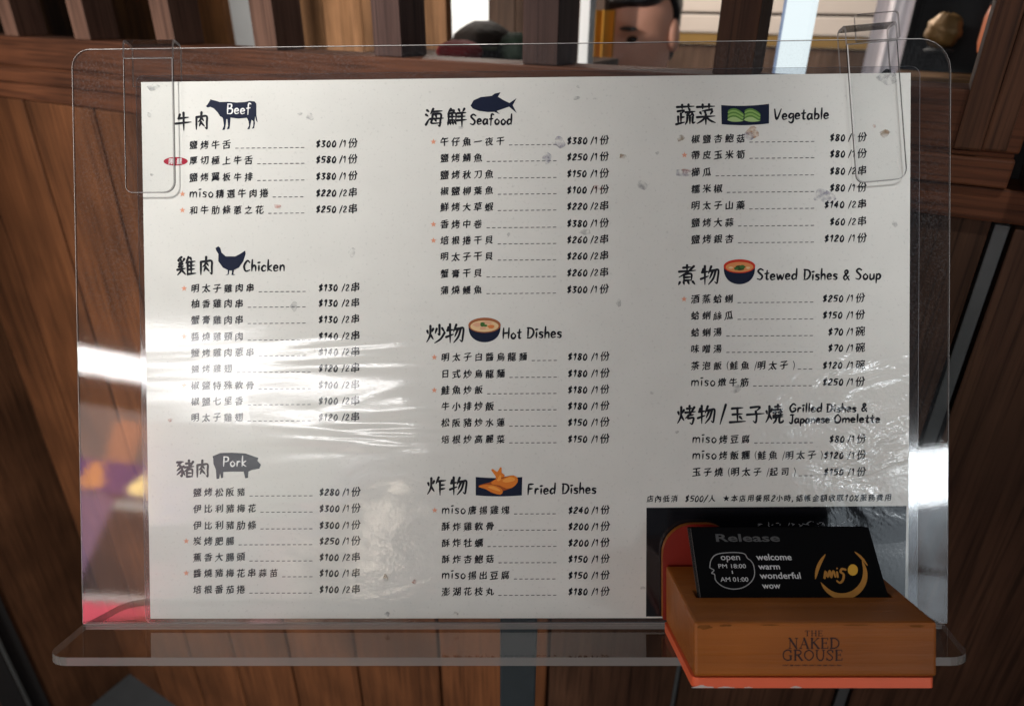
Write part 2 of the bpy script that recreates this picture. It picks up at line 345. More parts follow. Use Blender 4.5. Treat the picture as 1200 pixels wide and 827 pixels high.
# return wall of the recess on the left, running out towards the street
ret = empty('side_wall', Matrix.Translation((XL, -0.5, 0)))
tag(ret, 'shaded dark brown plank wall at the far left, square to the shopfront', 'wall')
b = B(); ys = [0.040, -0.215, -0.415, -0.60, -0.80, -1.0, -1.2, -1.4]
for i in range(len(ys) - 1): b.box(-0.03, 0.0, ys[i + 1] + 0.5 + 0.002, ys[i] + 0.5 - 0.002, 0, 2.66)
b.build('plank_panel', M_return, ret, bevel=0.0016)
b = B(); b.box(-0.05, -0.031, -0.9, 0.54, 0, 2.66); b.build('backing', M_black, ret)
pA, pB = onplane(0, 753, 0, XL + 0.012), onplane(37, 827, 0, XL + 0.012)
b = B(); ym = (pA.y + pB.y) / 2
b.box(0.0, 0.010, ym + 0.5 - 0.0025, ym + 0.5 + 0.0025, 0, 2.66); b.build('trim_strip', M_trim, ret)
b = B(); b.box(0.0, 0.003, ym + 0.5 - 0.045, ym + 0.5 - 0.005, 0, 2.66); b.box(0.0, 0.003, ym + 0.5 + 0.005, ym + 0.5 + 0.035, 0, 2.66); b.build('door_gap', M_black, ret)

# ------------------------------------------------------------------ inside the shop, seen between the slats
def slab(px0, px1, py0, py1, Y, th):      # box standing at depth Y that spans these sight lines
    a, c = onplane(px0, py1, 1, Y), onplane(px1, py0, 1, Y)
    return a.x, c.x, Y, Y + th, a.z, c.z
zfl = 0.0
def upright(name, label, cat, x0, x1, Y, th, z0, z1, m, bevel=0.002, boards=1):
    r = B(); n = boards; wv = (x1 - x0) / n
    for i in range(n): r.box(-(x1 - x0) / 2 + i * wv + (0.0008 if n > 1 else 0), -(x1 - x0) / 2 + (i + 1) * wv - (0.0008 if n > 1 else 0), 0, th, 0, z1 - z0)
    o = r.build(name, m, bevel=bevel); o.location = ((x0 + x1) / 2, Y, z0); tag(o, label, cat); return o
xa = lambda px, Y: onplane(px, 20, 1, Y).x
Yp = 0.55
upright('wood_screen', 'orange brown plank screen inside, left of the narrow white gap', 'screen', xa(-60, Yp), xa(263, Yp), Yp, 0.02, 0, 2.5, M_orange_wood, boards=7)
upright('wood_screen', 'pale tan plank screen inside, right of the narrow white gap', 'screen', xa(297, Yp), xa(523, Yp), Yp, 0.02, 0, 2.5, M_tan, boards=5)
upright('wood_screen', 'dull brown plank screen inside, behind the dark round bundle', 'screen', xa(537, Yp), xa(680, Yp), Yp + 0.1, 0.02, 0, 2.5, M_brown, boards=4)
M_plaster = plain('white_plaster', (0.80, 0.79, 0.76), 0.8, 0, 0.2, 0.08, 9)
upright('inner_wall', 'white plastered wall at the back of the shop', 'wall', -6.5, 2.6, 3.2, 0.1, 0, 2.9, M_plaster)
M_cream = plain('cream_paint', (0.60, 0.53, 0.47), 0.5, 0, 0.4, 0.1, 12)
Yq = 0.34
upright('plaster_jamb', 'narrow pale jamb between dark post and the yellow cloth', 'jamb', xa(679, Yq), xa(691, Yq), Yq, 0.02, 0, 2.5, M_plaster)
# counter of two white boards with an ochre bottom rail
Yk = 1.9
ct = empty('counter', Matrix.Translation(((xa(770, Yk) + xa(1075, Yk)) / 2, Yk, 0)))
tag(ct, 'white board counter with an ochre bottom rail, behind the seated person', 'counter')
hw = (xa(1075, Yk) - xa(770, Yk)) / 2
zz = lambda py: onplane(820, py, 1, Yk).z
b = B(); b.box(-hw, hw, 0, 0.03, zz(14.5), 2.0); b.build('upper_board', M_cream, ct, bevel=0.003)
b = B(); b.box(-hw, hw, 0, 0.03, zz(38), zz(17.5)); b.build('lower_board', M_cream, ct, bevel=0.003)
b = B(); b.box(-hw, hw, 0.004, 0.034, zz(52), zz(38.6)); b.build('ochre_rail', plain('ochre_paint', (0.26, 0.16, 0.05), 0.5, 0, 0.3, 0.15, 15), ct, bevel=0.003)
b = B(); b.box(-hw, hw, 0.010, 0.03, 0, zz(52.6)); b.build('counter_base', M_brown, ct)
b = B(); b.box(-hw, hw, 0.012, 0.03, zz(17.4), zz(14.6)); b.build('shadow_gap', M_black, ct)
# tall white upright right of the reddish slat; its glow is added for brightness
Yw = 0.20
o = upright('white_upright', 'tall white upright with added glow, right of the red brown slat', 'light', xa(919, Yw), xa(951, Yw), Yw, 0.03, 0, 2.5, glow('added_upright_glow', (0.86, 0.97, 1.0), 0.95), 0.002)  # listed under light, but a white upright with glow added for brightness
o = upright('blue_strip', 'slim pale blue strip standing beside the tall white upright', 'strip', xa(911, Yw), xa(917.5, Yw), Yw + 0.02, 0.02, 0, 2.5, plain('blue_plastic', (0.30, 0.38, 0.56), 0.35, 0, 0.5, 0.3, 60), 0.001)
# hanging white cloth, loosely folded
Yc_ = 1.15
x0, x1 = xa(1024, Yc_), xa(1068, Yc_)
b = B(); rows = []
for k in range(17):
    u = k / 16; rows.append([(x0 + (x1 - x0) * u - (x0 + x1) / 2, 0.006 * math.sin(u * 9) + 0.003 * math.sin(u * 23), z) for z in (1.0, 2.3)])
front = [r for r in rows]; pts = [r[0][:2] for r in front] + [(r[0][0], r[0][1] + 0.006) for r in reversed(front)]
b.prism(pts, 0, 1.4); o = b.build('white_cloth', plain('white_cotton', (0.78, 0.72, 0.74), 0.9, 0, 0.1, 0.1, 20)); o.location = ((x0 + x1) / 2, Yc_, 1.0)
tag(o, 'pinkish white hanging cloth in soft folds, left of the golden ornament', 'cloth')
# black cabinet, golden round ornament, ember coloured lamp
Yb = 0.62
cb = empty('black_cabinet', Matrix.Translation(((xa(1068, Yb) + xa(1240, Yb)) / 2, Yb, 0)))
tag(cb, 'black cabinet in shadow behind the golden ornament', 'cabinet')
hw = (xa(1240, Yb) - xa(1068, Yb)) / 2
b = B(); b.box(-hw, hw, 0, 0.3, 0, 2.3); b.build('carcase', plain('black_lacquer', (0.008, 0.008, 0.009), 0.6, 0, 0.15, 0.2, 30), cb, bevel=0.004)
for k in range(3):
    b = B(); b.box(-hw + 0.01, hw - 0.01, -0.006, -0.001, 1.28 + 0.2 * k, 1.46 + 0.2 * k); b.build('drawer_front', plain('black_satin', (0.010, 0.011, 0.012), 0.6, 0, 0.15), cb, bevel=0.003)
b = B(); b.box(-hw, hw, -0.10, -0.007, onplane(1140, 93, 1, Yb - 0.1).z - 0.006, onplane(1140, 93, 1, Yb - 0.1).z); b.build('shelf', wood('shelf_wood', (0.10, 0.05, 0.02), (0.22, 0.12, 0.06), 'X'), cb, bevel=0.001)
def blob(c, r, n=14, m=10, fn=None):
    rg = []
    for j in range(1, m):
        th = math.pi * j / m; rr = []
        for i in range(n):
            ph = 2 * math.pi * i / n; d = Vector((math.sin(th) * math.cos(ph), math.sin(th) * math.sin(ph), -math.cos(th)))
            k = fn(d) if fn else 1
            rr.append((c[0] + r[0] * d.x * k, c[1] + r[1] * d.y * k, c[2] + r[2] * d.z * k))
        rg.append(rr)
    return rg
Yg = Yb - 0.06
pg = onplane(1106, 36, 1, Yg); rg_ = (xa(1128, Yg) - xa(1086, Yg)) / 2
gm = plain('antique_gold', (0.16, 0.085, 0.025), 0.5, 0.4, 0.5, 0.8, 30, 0.003)
go = empty('golden_ornament', Matrix.Translation((pg.x, pg.y, pg.z - rg_ * 1.25))); tag(go, 'round golden ornament gleaming in the dark at upper right', 'ornament')
b = B(); b.rings(blob((0, 0, rg_ * 1.2), (rg_, rg_ * 0.9, rg_ * 1.05), 20, 14, lambda d: 1 + 0.07 * math.cos(8 * math.atan2(d.y, d.x)) + 0.06 * math.sin(9 * d.z + 3 * d.x))); b.build('body', gm, go, True)
b = B(); b.rings([[(rg_ * q * math.cos(a * 0.314), rg_ * q * math.sin(a * 0.314), z * rg_) for a in range(20)] for q, z in ((0.85, -0.02), (0.9, 0.1), (0.7, 0.2))]); b.build('foot', M_black, go, True)
Yl = Yb - 0.05; pl_ = onplane(1160, 32, 1, Yl)
lan = empty('amber_lamp', Matrix.Translation((pl_.x, pl_.y, pl_.z - 0.03))); tag(lan, 'small glowing orange lamp half hidden by the right hand post', 'lamp')
b = B(); b.rings([[(r * math.cos(a * 0.5236), r * math.sin(a * 0.5236), z) for a in range(12)] for r, z in ((0.006, 0.0), (0.009, 0.012), (0.009, 0.042), (0.006, 0.055))]); b.build('lamp_shade', glow('amber_glow', (1.0, 0.26, 0.09), 0.35), lan, True)
b = B(); b.rings([[(r * math.cos(a * 0.5236), r * math.sin(a * 0.5236), z) for a in range(12)] for r, z in ((0.008, 0.0555), (0.004, 0.062))]); b.build('lamp_cap', M_black, lan, True)
# dark bundle with red cloth on a ledge inside
Yd = 0.36
zl = onplane(560, 68, 1, Yd).z
lg = upright('ledge', 'narrow dark ledge behind the rail under the dark bundle', 'ledge', xa(420, Yd), xa(690, Yd), 0.046, Yd + 0.12 - 0.046, zl - 0.02, zl, M_brown, 0.002)
cx = xa(566, Yd); rx = (xa(600, Yd) - xa(534, Yd)) / 2
bk = empty('round_basket', Matrix.Translation((cx, Yd, zl))); tag(bk, 'dark rounded basket standing on the ledge behind the lattice', 'basket')
b = B(); b.rings(blob((0, 0, rx * 0.30), (rx, rx, rx * 0.75), 22, 12, lambda d: 1 + 0.03 * math.sin(14 * d.z))); o = b.build('body', plain('dark_wicker', (0.016, 0.011, 0.008), 0.7, 0, 0.15, 0.5, 90, 0.003), bk, True)
for v in o.data.vertices: v.co.z = max(v.co.z, 0.0)
b = B(); b.rings([[(rx * 1.03 * math.cos(a * 0.2618) * r, rx * 1.03 * math.sin(a * 0.2618) * r, rx * z) for a in range(24)] for r, z in ((1.0, 0.28), (1.03, 0.33), (1.0, 0.38))], cap=False); b.build('rim', plain('dark_olive_band', (0.045, 0.05, 0.02), 0.6), bk, True)
b = B(); rr = rx * 0.62
b.rings(blob((0, 0, rr * 0.45), (rr * 1.1, rr, rr * 0.5), 18, 10, lambda d: 1 + 0.05 * math.sin(5 * math.atan2(d.y, d.x))))
o = b.build('red_cloth', plain('red_cotton', (0.13, 0.008, 0.008), 0.8, 0, 0.2, 0.3, 40), None, True); o.location = (xa(537, Yd - 0.08), Yd - 0.08, zl)
for v in o.data.vertices: v.co.z = max(v.co.z, 0.0)
tag(o, 'bunched dark red cloth lying left of the dark basket', 'cloth')
b = B(); b.rings(blob((0, 0, rr * 0.5), (rr * 0.8, rr * 0.8, rr * 0.75), 18, 10, lambda d: 1 + 0.1 * math.sin(6 * math.atan2(d.y, d.x) + 3 * d.z)))
o = b.build('green_bundle', plain('dark_green_cloth', (0.012, 0.020, 0.012), 0.8, 0, 0.2, 0.4, 60), None, True); o.location = (xa(604, Yd - 0.02), Yd - 0.02, zl)
for v in o.data.vertices: v.co.z = max(v.co.z, 0.0)
tag(o, 'small blackish green bundle right of the dark basket', 'bundle')
# yellow cloth beside the person
Yy = 0.62
x0, x1 = xa(690, Yy), xa(722, Yy); b = B()
f_ = [(x0 + (x1 - x0) * k / 12, 0.012 * math.sin(k * 1.4)) for k in range(13)]
b.prism([(x - x0, y) for x, y in f_] + [(x - x0, y + 0.005) for x, y in reversed(f_)], 0, 0.62)
ztop = onplane(700, 12, 1, Yy).z
o = b.build('yellow_cloth', plain('golden_cotton', (0.46, 0.23, 0.04), 0.85, 0, 0.1, 0.25, 18)); o.location = (x0, Yy, ztop - 0.62)
tag(o, 'golden yellow cloth hanging beside the pale jamb', 'cloth')

# ------------------------------------------------------------------ seated person behind the lattice
Yh = 0.86
pc = onplane(752, 34, 1, Yh)                                   # middle of the face
cr = RW @ Vector((1, 0, 0)); left = Vector((-cr.x, -cr.y, 0)).normalized(); tow = Vector((RW @ Vector((0, 0, 1)))); tow.z = 0; tow.normalize()
fac = (left * 0.55 + tow * 0.80).normalized()
yaw = math.atan2(fac.y, fac.x) + math.pi / 2                   # head looks along local -y
sc_h = 0.80
PM = Matrix.Translation((pc.x, pc.y, pc.z - 0.70)) @ Matrix.Rotation(yaw, 4, 'Z')
per = empty('person', PM); tag(per, 'seated person with black hair in dark clothes, head bowed to the left', 'person')
def head_off(th, z):                                            # radial profile of head / neck / shoulders, th=0 is the face (-y)
    f = math.cos(th); s = math.sin(th)
    prof = [(-0.70, .15, .12, .0), (-0.60, .17, .13, .0), (-0.35, .185, .125, 0), (-0.22, .20, .105, .01), (-0.165, .13, .075, .012), (-0.14, .068, .062, .008), (-0.115, .056, .058, .0),
            (-0.095, .056, .066, -.008), (-0.078, .060, .080, -.012), (-0.05, .066, .090, -.010), (-0.02, .071, .095, -.004), (0.01, .074, .096, .0), (0.04, .076, .097, .004), (0.075, .072, .092, .006), (0.10, .058, .074, .008), (0.118, .034, .045, .008), (0.125, .012, .016, .008)]
    for a, c in zip(prof, prof[1:]):
        if a[0] <= z <= c[0]:
            t = (z - a[0]) / (c[0] - a[0]); t = t * t * (3 - 2 * t)
            rx, ry, oy = [a[k] + (c[k] - a[k]) * t for k in (1, 2, 3)]; break
    x, y = rx * s, -ry * f + oy
    g = lambda a, w: math.exp(-(a / w) ** 2)
    if f > 0 and z > -0.09:
        y -= 0.024 * g(z + 0.022, 0.012) * g(x, 0.012) + 0.012 * g(z - 0.002, 0.018) * g(x, 0.008)      # nose
        y += 0.009 * (g(x - 0.031, 0.013) + g(x + 0.031, 0.013)) * g(z - 0.012, 0.011)                  # eye sockets
        y -= 0.006 * g(z + 0.052, 0.007) * g(x, 0.020) - 0.003 * g(z + 0.052, 0.002) * g(x, 0.02)       # lips
        y -= 0.007 * g(z + 0.080, 0.010) * g(x, 0.016)                                                  # chin
        y -= 0.004 * g(z - 0.030, 0.008) * g(abs(x) - 0.028, 0.02)                                      # brow
    return x, y
zs = [-0.70, -0.6, -0.45, -0.35, -0.28, -0.22, -0.19, -0.165, -0.15, -0.14, -0.125, -0.115, -0.105] + [-0.098 + 0.0055 * k for k in range(36)] + [0.104, 0.112, 0.118, 0.122, 0.125]
tilt = Matrix.Rotation(R_(14), 4, 'X')
def bow(p):                                                     # the head is bowed about the neck
    v = Vector(p); k = min(1, max(0, (v.z + 0.15) / 0.06)); q = tilt @ (v - Vector((0, 0.01, -0.12))) + Vector((0, 0.01, -0.12))
    v = v.lerp(q, k); return (v.x, v.y, v.z + 0.70)
nth = 48
rg = []
for z in zs:
    rg.append([bow((*head_off(2 * math.pi * i / nth, z), z)) for i in range(nth)])
b = B(); b.rings([r[::1] for r in rg])
for sx in (-1, 1):                                              # ears
    e = blob((0, 0, 0), (0.010, 0.019, 0.031), 12, 10)
    b.rings([[bow((sx * 0.076 + p[0] * 1.0, 0.010 + p[1] + 0.2 * p[2] * 0, p[2] - 0.005)) for p in r] for r in e])
M_skin, nt, p = mat('skin'); p.inputs['Base Color'].default_value = (0.64, 0.31, 0.21, 1); p.inputs['Roughness'].default_value = 0.5; p.inputs['Subsurface Weight'].default_value = 0.1; p.inputs['Subsurface Radius'].default_value = (0.01, 0.004, 0.002)
bd = b.build('body', M_skin, per, True)
M_hair = plain('black_hair', (0.010, 0.009, 0.010), 0.38, 0, 0.5, 0.3, 120, 0.002)
b = B(); hz = [-0.060 + 0.004 * k for k in range(44)] + [0.115, 0.119, 0.122, 0.1249]
rows = []; nh = 128
for z in hz:
    row = []
    for i in range(nh):
        th = 2 * math.pi * i / nh; x, y = head_off(th, min(z, 0.1249)); f = math.cos(th)
        e_ = min(1, max(0, (f + 0.55) / 0.75)); e_ = e_ * e_ * (3 - 2 * e_); lim = -0.06 + 0.126 * e_ + 0.003 * math.sin(5 * th)
        q_ = min(1, max(0, (z - lim + 0.012) / 0.024)); k = 0.93 + 0.19 * q_ * q_ * (3 - 2 * q_)
        row.append(bow((x * k, (y - 0.004) * k + 0.004, z + (0.012 if z > 0.1 else 0))))
    rows.append(row)
b.rings(rows); b.build('hair', M_hair, per, True)
for sx in (-1, 1):
    b = B(); b.rings([[bow((sx * 0.031 + p[0], -0.078 + p[1], 0.011 + p[2])) for p in r] for r in blob((0, 0, 0), (0.012, 0.010, 0.0065), 10, 8)]); b.build('eye', plain('dark_eye', (0.02, 0.014, 0.012), 0.2), per, True)
    b = B(); b.rings([[bow((sx * 0.031 + p[0], -0.091 + p[1], 0.033 + p[2])) for p in r] for r in blob((0, 0, 0), (0.019, 0.006, 0.004), 10, 8)]); b.build('eyebrow', M_hair, per, True)
b = B(); b.rings([[bow((p[0], -0.0985 + p[1], -0.052 + p[2])) for p in r] for r in blob((0, 0, 0), (0.020, 0.005, 0.007), 12, 8)]); b.build('lips', plain('lip_red', (0.36, 0.07, 0.06), 0.45), per, True)
b = B(); rows = []
for z in [-0.705, -0.6, -0.45, -0.35, -0.28, -0.22, -0.19, -0.168, -0.152]:
    rows.append([bow((head_off(2 * math.pi * i / nth, max(z, -0.70))[0] * 1.07, head_off(2 * math.pi * i / nth, max(z, -0.70))[1] * 1.10, z)) for i in range(nth)])
b.rings(rows); b.build('shirt', plain('dark_shirt', (0.03, 0.025, 0.025), 0.85, 0, 0.1, 0.3, 30, 0.003), per, True)
# the bench the person sits on
bn = empty('bench', Matrix.Translation((pc.x, pc.y, 0))); tag(bn, 'plain bench under the seated person, behind the rails', 'bench')
zb = pc.z - 0.706
b = B(); b.box(-0.5, 0.5, -0.18, 0.18, zb - 0.04, zb); b.build('seat', M_brown, bn, bevel=0.004)
for sx in (-1, 1):
    b = B(); b.box(sx * 0.45 - 0.02, sx * 0.45 + 0.02, -0.16, 0.16, 0, zb - 0.041); b.build('leg', M_brown, bn)

# ------------------------------------------------------------------ menu stand: frame of the tilted sheet (x right, y up the sheet, z off the sheet)
RS = Matrix(((0.99988043, -0.00675571, -0.01391027), (0.00647228, 0.99977256, -0.02032085), (0.01404439, 0.02022839, 0.99969674)))
TS = Vector((0.00682423, 0.00162931, -0.37832614))
MS = Matrix.Translation(CAMLOC) @ RW.to_4x4() @ (Matrix.Translation(TS) @ RS.to_4x4())
CL = RS.transposed() @ (-TS)
def sh(px, py, z=0.0):                                          # survey: image point -> sheet coordinates on the plane z
    v = RS.transposed() @ orth(px, py); k = (z - CL.z) / v.z; return (CL.x + v.x * k, CL.y + v.y * k)
MM = 0.00046939                                                 # one photo pixel on the sheet, metres

foot = MS @ Vector((-0.0042, -0.150, -0.022))
st = empty('menu_stand', Matrix.Translation((foot.x, foot.y, 0)))
tag(st, 'clear acrylic menu stand with a lipped front shelf on a grey square post', 'menu stand')
LM = st.matrix_world.inverted() @ MS                            # sheet frame inside the stand
def place(b): b.v = [tuple(LM @ Vector(p)) for p in b.v]; return b
YS = -0.1525
b = B(); b.slab(rrect(-0.249, 0.2325, YS + 0.0002, 0.1675, (0.001, 0.001, 0.017, 0.010)), -0.0031, -0.0007, 0.0006)
place(b).build('back_panel', [M_acr, M_adark, M_abright], st)
b = B(); pts = rrect(-0.2455, 0.2235, -0.0385, 0.0047, (0.014, 0.014, 0.0, 0.0))
b.prism([(x + (0.0 if y < 0 else (-0.004 if x < 0 else 0.008)), y) for x, y in pts], 0, 0.0042, 0, 1, Matrix.Translation((0, YS - 0.0042, 0)) @ Matrix(((1, 0, 0, 0), (0, 0, 1, 0), (0, -1, 0, 0), (0, 0, 0, 1))))
place(b).build('shelf', [M_acr, M_aedge], st)
tri = bpy.data.objects['shelf']
pw = 0.0108
b = B(); b.box(-pw, pw, -0.012, 0.012, 0.012, foot.z - 0.004); Rz = Matrix.Rotation(math.atan2(Xc.z * 0 + (RW @ Vector((1, 0, 0))).y, (RW @ Vector((1, 0, 0))).x), 4, 'Z')
b.v = [tuple(Rz @ Vector(p)) for p in b.v]; b.build('post', M_steel, st, bevel=0.0015)
b = B(); b.box(-0.045, 0.045, -0.075, 0.02, -0.0085, -0.0052, M=Matrix.Translation((-0.0042, -0.075, 0))); place(b).build('bracket', M_steel, st, bevel=0.0008)
b = B(); b.prism(ell(0, 0, 0.14, 0.14, 40), 0, 0.012); b.build('base_plate', M_steel, st)

# ------------------------------------------------------------------ clear hooks over the top edge
def clip(name, label, cx, rot, top, bottom, tail):
    M = MS @ Matrix.Translation((cx, top, 0)) @ Matrix.Rotation(R_(rot), 4, 'Z')
    e = empty(name, M); tag(e, label, 'clip', 'clear clips over the top edge')
    hw = 0.0136; t = 0.0017; L = top - bottom
    b = B(); b.slab(rrect(-hw, hw, -L, -0.010, (0.004, 0.006, 0.0002, 0.0002)), 0.0022, 0.0022 + t, 0.00045)
    b.build('front_arm', [M_clip, M_cdark, M_cedge], e)
    path = [(0.0022 + t, -0.0098), (0.0022 + t, -0.002), (0.0030, 0.0), (0.0012, 0.0009), (-0.0042, 0.0009), (-0.0062, 0.0), (-0.0068, -0.002), (-0.0068, -0.022 - tail)]
    inner = [(0.0022, -0.0098), (0.0022, -0.0026), (0.0016, -0.0013), (0.0008, -0.0008), (-0.0036, -0.0008), (-0.0046, -0.0013), (-0.0051, -0.0026), (-0.0051, -0.022 - tail)]
    b = B(); n = len(path)
    vs = [(-hw, y, z) for z, y in path] + [(hw, y, z) for z, y in path] + [(-hw, y, z) for z, y in inner] + [(hw, y, z) for z, y in inner]
    fs = []; mi = []
    for i in range(n - 1):
        fs += [(i, i + 1, n + i + 1, n + i), (2 * n + i, 3 * n + i, 3 * n + i + 1, 2 * n + i + 1), (i, 2 * n + i, 2 * n + i + 1, i + 1), (n + i, n + i + 1, 3 * n + i + 1, 3 * n + i)]; mi += [2 if 2 <= i <= 4 else 0, 0, 1, 1]
    fs += [(0, n, 3 * n, 2 * n), (n - 1, 3 * n - 1, 4 * n - 1, 2 * n - 1)]; mi += [1, 1]
    b.add(vs, fs, mi); b.build('hook', [M_clip, M_cedge, M_cdark], e)
    if tail:
        b = B(); b.prism(rrect(-hw + 0.012, hw + 0.009, -0.004, 0.011, (0.001, 0.001, 0.002, 0.002)), -0.0110, -0.0110 + t, 0, 1); b.build('tail', [M_clip, M_cedge], e)
    return e
clip('clear_clip', 'clear plastic hook over the board above the beef heading', -0.2040, 0, 0.1702, 0.0872, 0)
clip('clear_clip', 'clear plastic hook tilted over the board above the vegetable prices', 0.1868, 4.4, 0.1738, 0.0895, 0.004)

# ------------------------------------------------------------------ laminated menu sheet
ms = empty('menu_sheet', MS); tag(ms, 'cream laminated menu sheet of handwritten style dish lists and prices, creased and glossy', 'menu')
b = B(); b.prism(rrect(-0.2128, 0.2152, -0.1512, 0.1522, (0.004, 0.004, 0.005, 0.004)), -0.0005, 0.0, 0, 1); b.build('laminate', [M_film, M_fedge], ms)
ZP = 0.00012
b = B(); b.prism([(-0.2098, -0.1485), (0.21, -0.1485), (0.21, 0.1485), (-0.2098, 0.1485)], 0.00003, ZP); b.build('paper', M_paper, ms)

# --- glyphs from Blender's own font, cached as flat meshes
GL = {}
def glyph(ch, off=0.0):
    k = (ch, off)
    if k not in GL:
        c = bpy.data.curves.new('t', 'FONT'); c.body = ch; c.size = 1; c.offset = off; c.resolution_u = 3
        o = bpy.data.objects.new('t', c); COL.objects.link(o); dg = bpy.context.evaluated_depsgraph_get()
        me = bpy.data.meshes.new_from_object(o.evaluated_get(dg))
        vs = [tuple(v.co) for v in me.vertices]; fs = [tuple(p.vertices) for p in me.polygons]
        bpy.data.objects.remove(o); bpy.data.curves.remove(c); bpy.data.meshes.remove(me)
        x = [v[0] for v in vs] or [0]; y = [v[1] for v in vs] or [0]
        GL[k] = (vs, fs, min(x), max(x), min(y), max(y))
    return GL[k]
CNT = [0]
def zlift(z): CNT[0] += 1; return z + (CNT[0] % 60) * 1.2e-6
def han(b, ch, cx, cy, size, z, bold=0.065, mi=0):              # one character, brush-leaning: strokes rise to the right, slightly uneven
    vs, fs, x0, x1, y0, y1 = glyph(ch, 0.0)
    mx, my = (x0 + x1) / 2, (y0 + y1) / 2; k = size * random.uniform(0.96, 1.04); tw = random.uniform(-0.03, 0.03)
    wob = random.uniform(0, 6)
    for sx, sy in ((-.5, -.35), (.5, .35)):
        z1 = zlift(z); out = []
        for x, y, _ in vs:
            u, v = x - mx + sx * bold, y - my + sy * bold
            u2 = u * 0.95 + 0.05 * v + 0.015 * math.sin(7 * v + wob); v2 = v + (0.11 + tw) * u + 0.015 * math.sin(8 * u + wob)
            out.append((cx + u2 * k, cy + v2 * k, z1))
        b.add(out, fs, mi)
def typed(b, s, x, cy, hgt, z, mi=0, off=0.0, width=None, M=None, align='l', slant=0.0):   # a whole string in the plain face; hgt = height of its box of capitals
    vs, fs, x0, x1, y0, y1 = glyph(s, off); k = hgt / 0.70; kx = k if width is None else width / (x1 - x0)
    ox = x - x0 * kx if align == 'l' else x - (x0 + x1) / 2 * kx
    z = zlift(z); b.add([(ox + (v[0] + slant * v[1]) * kx, cy + v[1] * k, z) for v in vs], fs, mi, M)
def ribbon(b, pts, wd, z, mi=0, taper=(0.75, 1.0, 0.45), M=None):
    P = [Vector(p) for p in pts]; n = len(P)
    if n > 2:
        Q = []
        for i in range(n - 1):
            p0 = P[max(i - 1, 0)]; p1 = P[i]; p2 = P[i + 1]; p3 = P[min(i + 2, n - 1)]
            for s in range(5):
                t = s / 5; Q.append(0.5 * ((2 * p1) + (p2 - p0) * t + (2 * p0 - 5 * p1 + 4 * p2 - p3) * t * t + (3 * p1 - p0 - 3 * p2 + p3) * t ** 3))
        Q.append(P[-1])
    else: Q = [P[0].lerp(P[1], t / 4) for t in range(5)]
    m = len(Q); z = zlift(z); vs = []; 
    for i, q in enumerate(Q):
        d = (Q[min(i + 1, m - 1)] - Q[max(i - 1, 0)]); d = d.normalized() if d.length > 1e-12 else Vector((1, 0)); nrm = Vector((-d.y, d.x))
        t = i / (m - 1); ww = wd * 0.5 * (taper[0] + (taper[1] - taper[0]) * min(1, t * 2.5) if t < 0.6 else taper[1] + (taper[2] - taper[1]) * (t - 0.6) / 0.4)
        vs += [(*(q + nrm * ww), z), (*(q - nrm * ww), z)]
    fs = [(2 * i, 2 * i + 1, 2 * i + 3, 2 * i + 2) for i in range(m - 1)]
    for q, d0, i0 in ((Q[0], Q[0] - Q[1], 0), (Q[-1], Q[-1] - Q[-2], 2 * (m - 1))):      # rounded ends
        d = d0.normalized() if d0.length > 1e-12 else Vector((1, 0)); r = (Vector(vs[i0][:2]) - q).length; c = len(vs); a0 = math.atan2(d.y, d.x)
        ring = [(q.x + r * math.cos(a0 - math.pi / 2 + k * math.pi / 4), q.y + r * math.sin(a0 - math.pi / 2 + k * math.pi / 4), z) for k in range(5)]
        vs += ring; fs.append(tuple(range(c, c + 5)))
    b.add(vs, fs, mi, M)
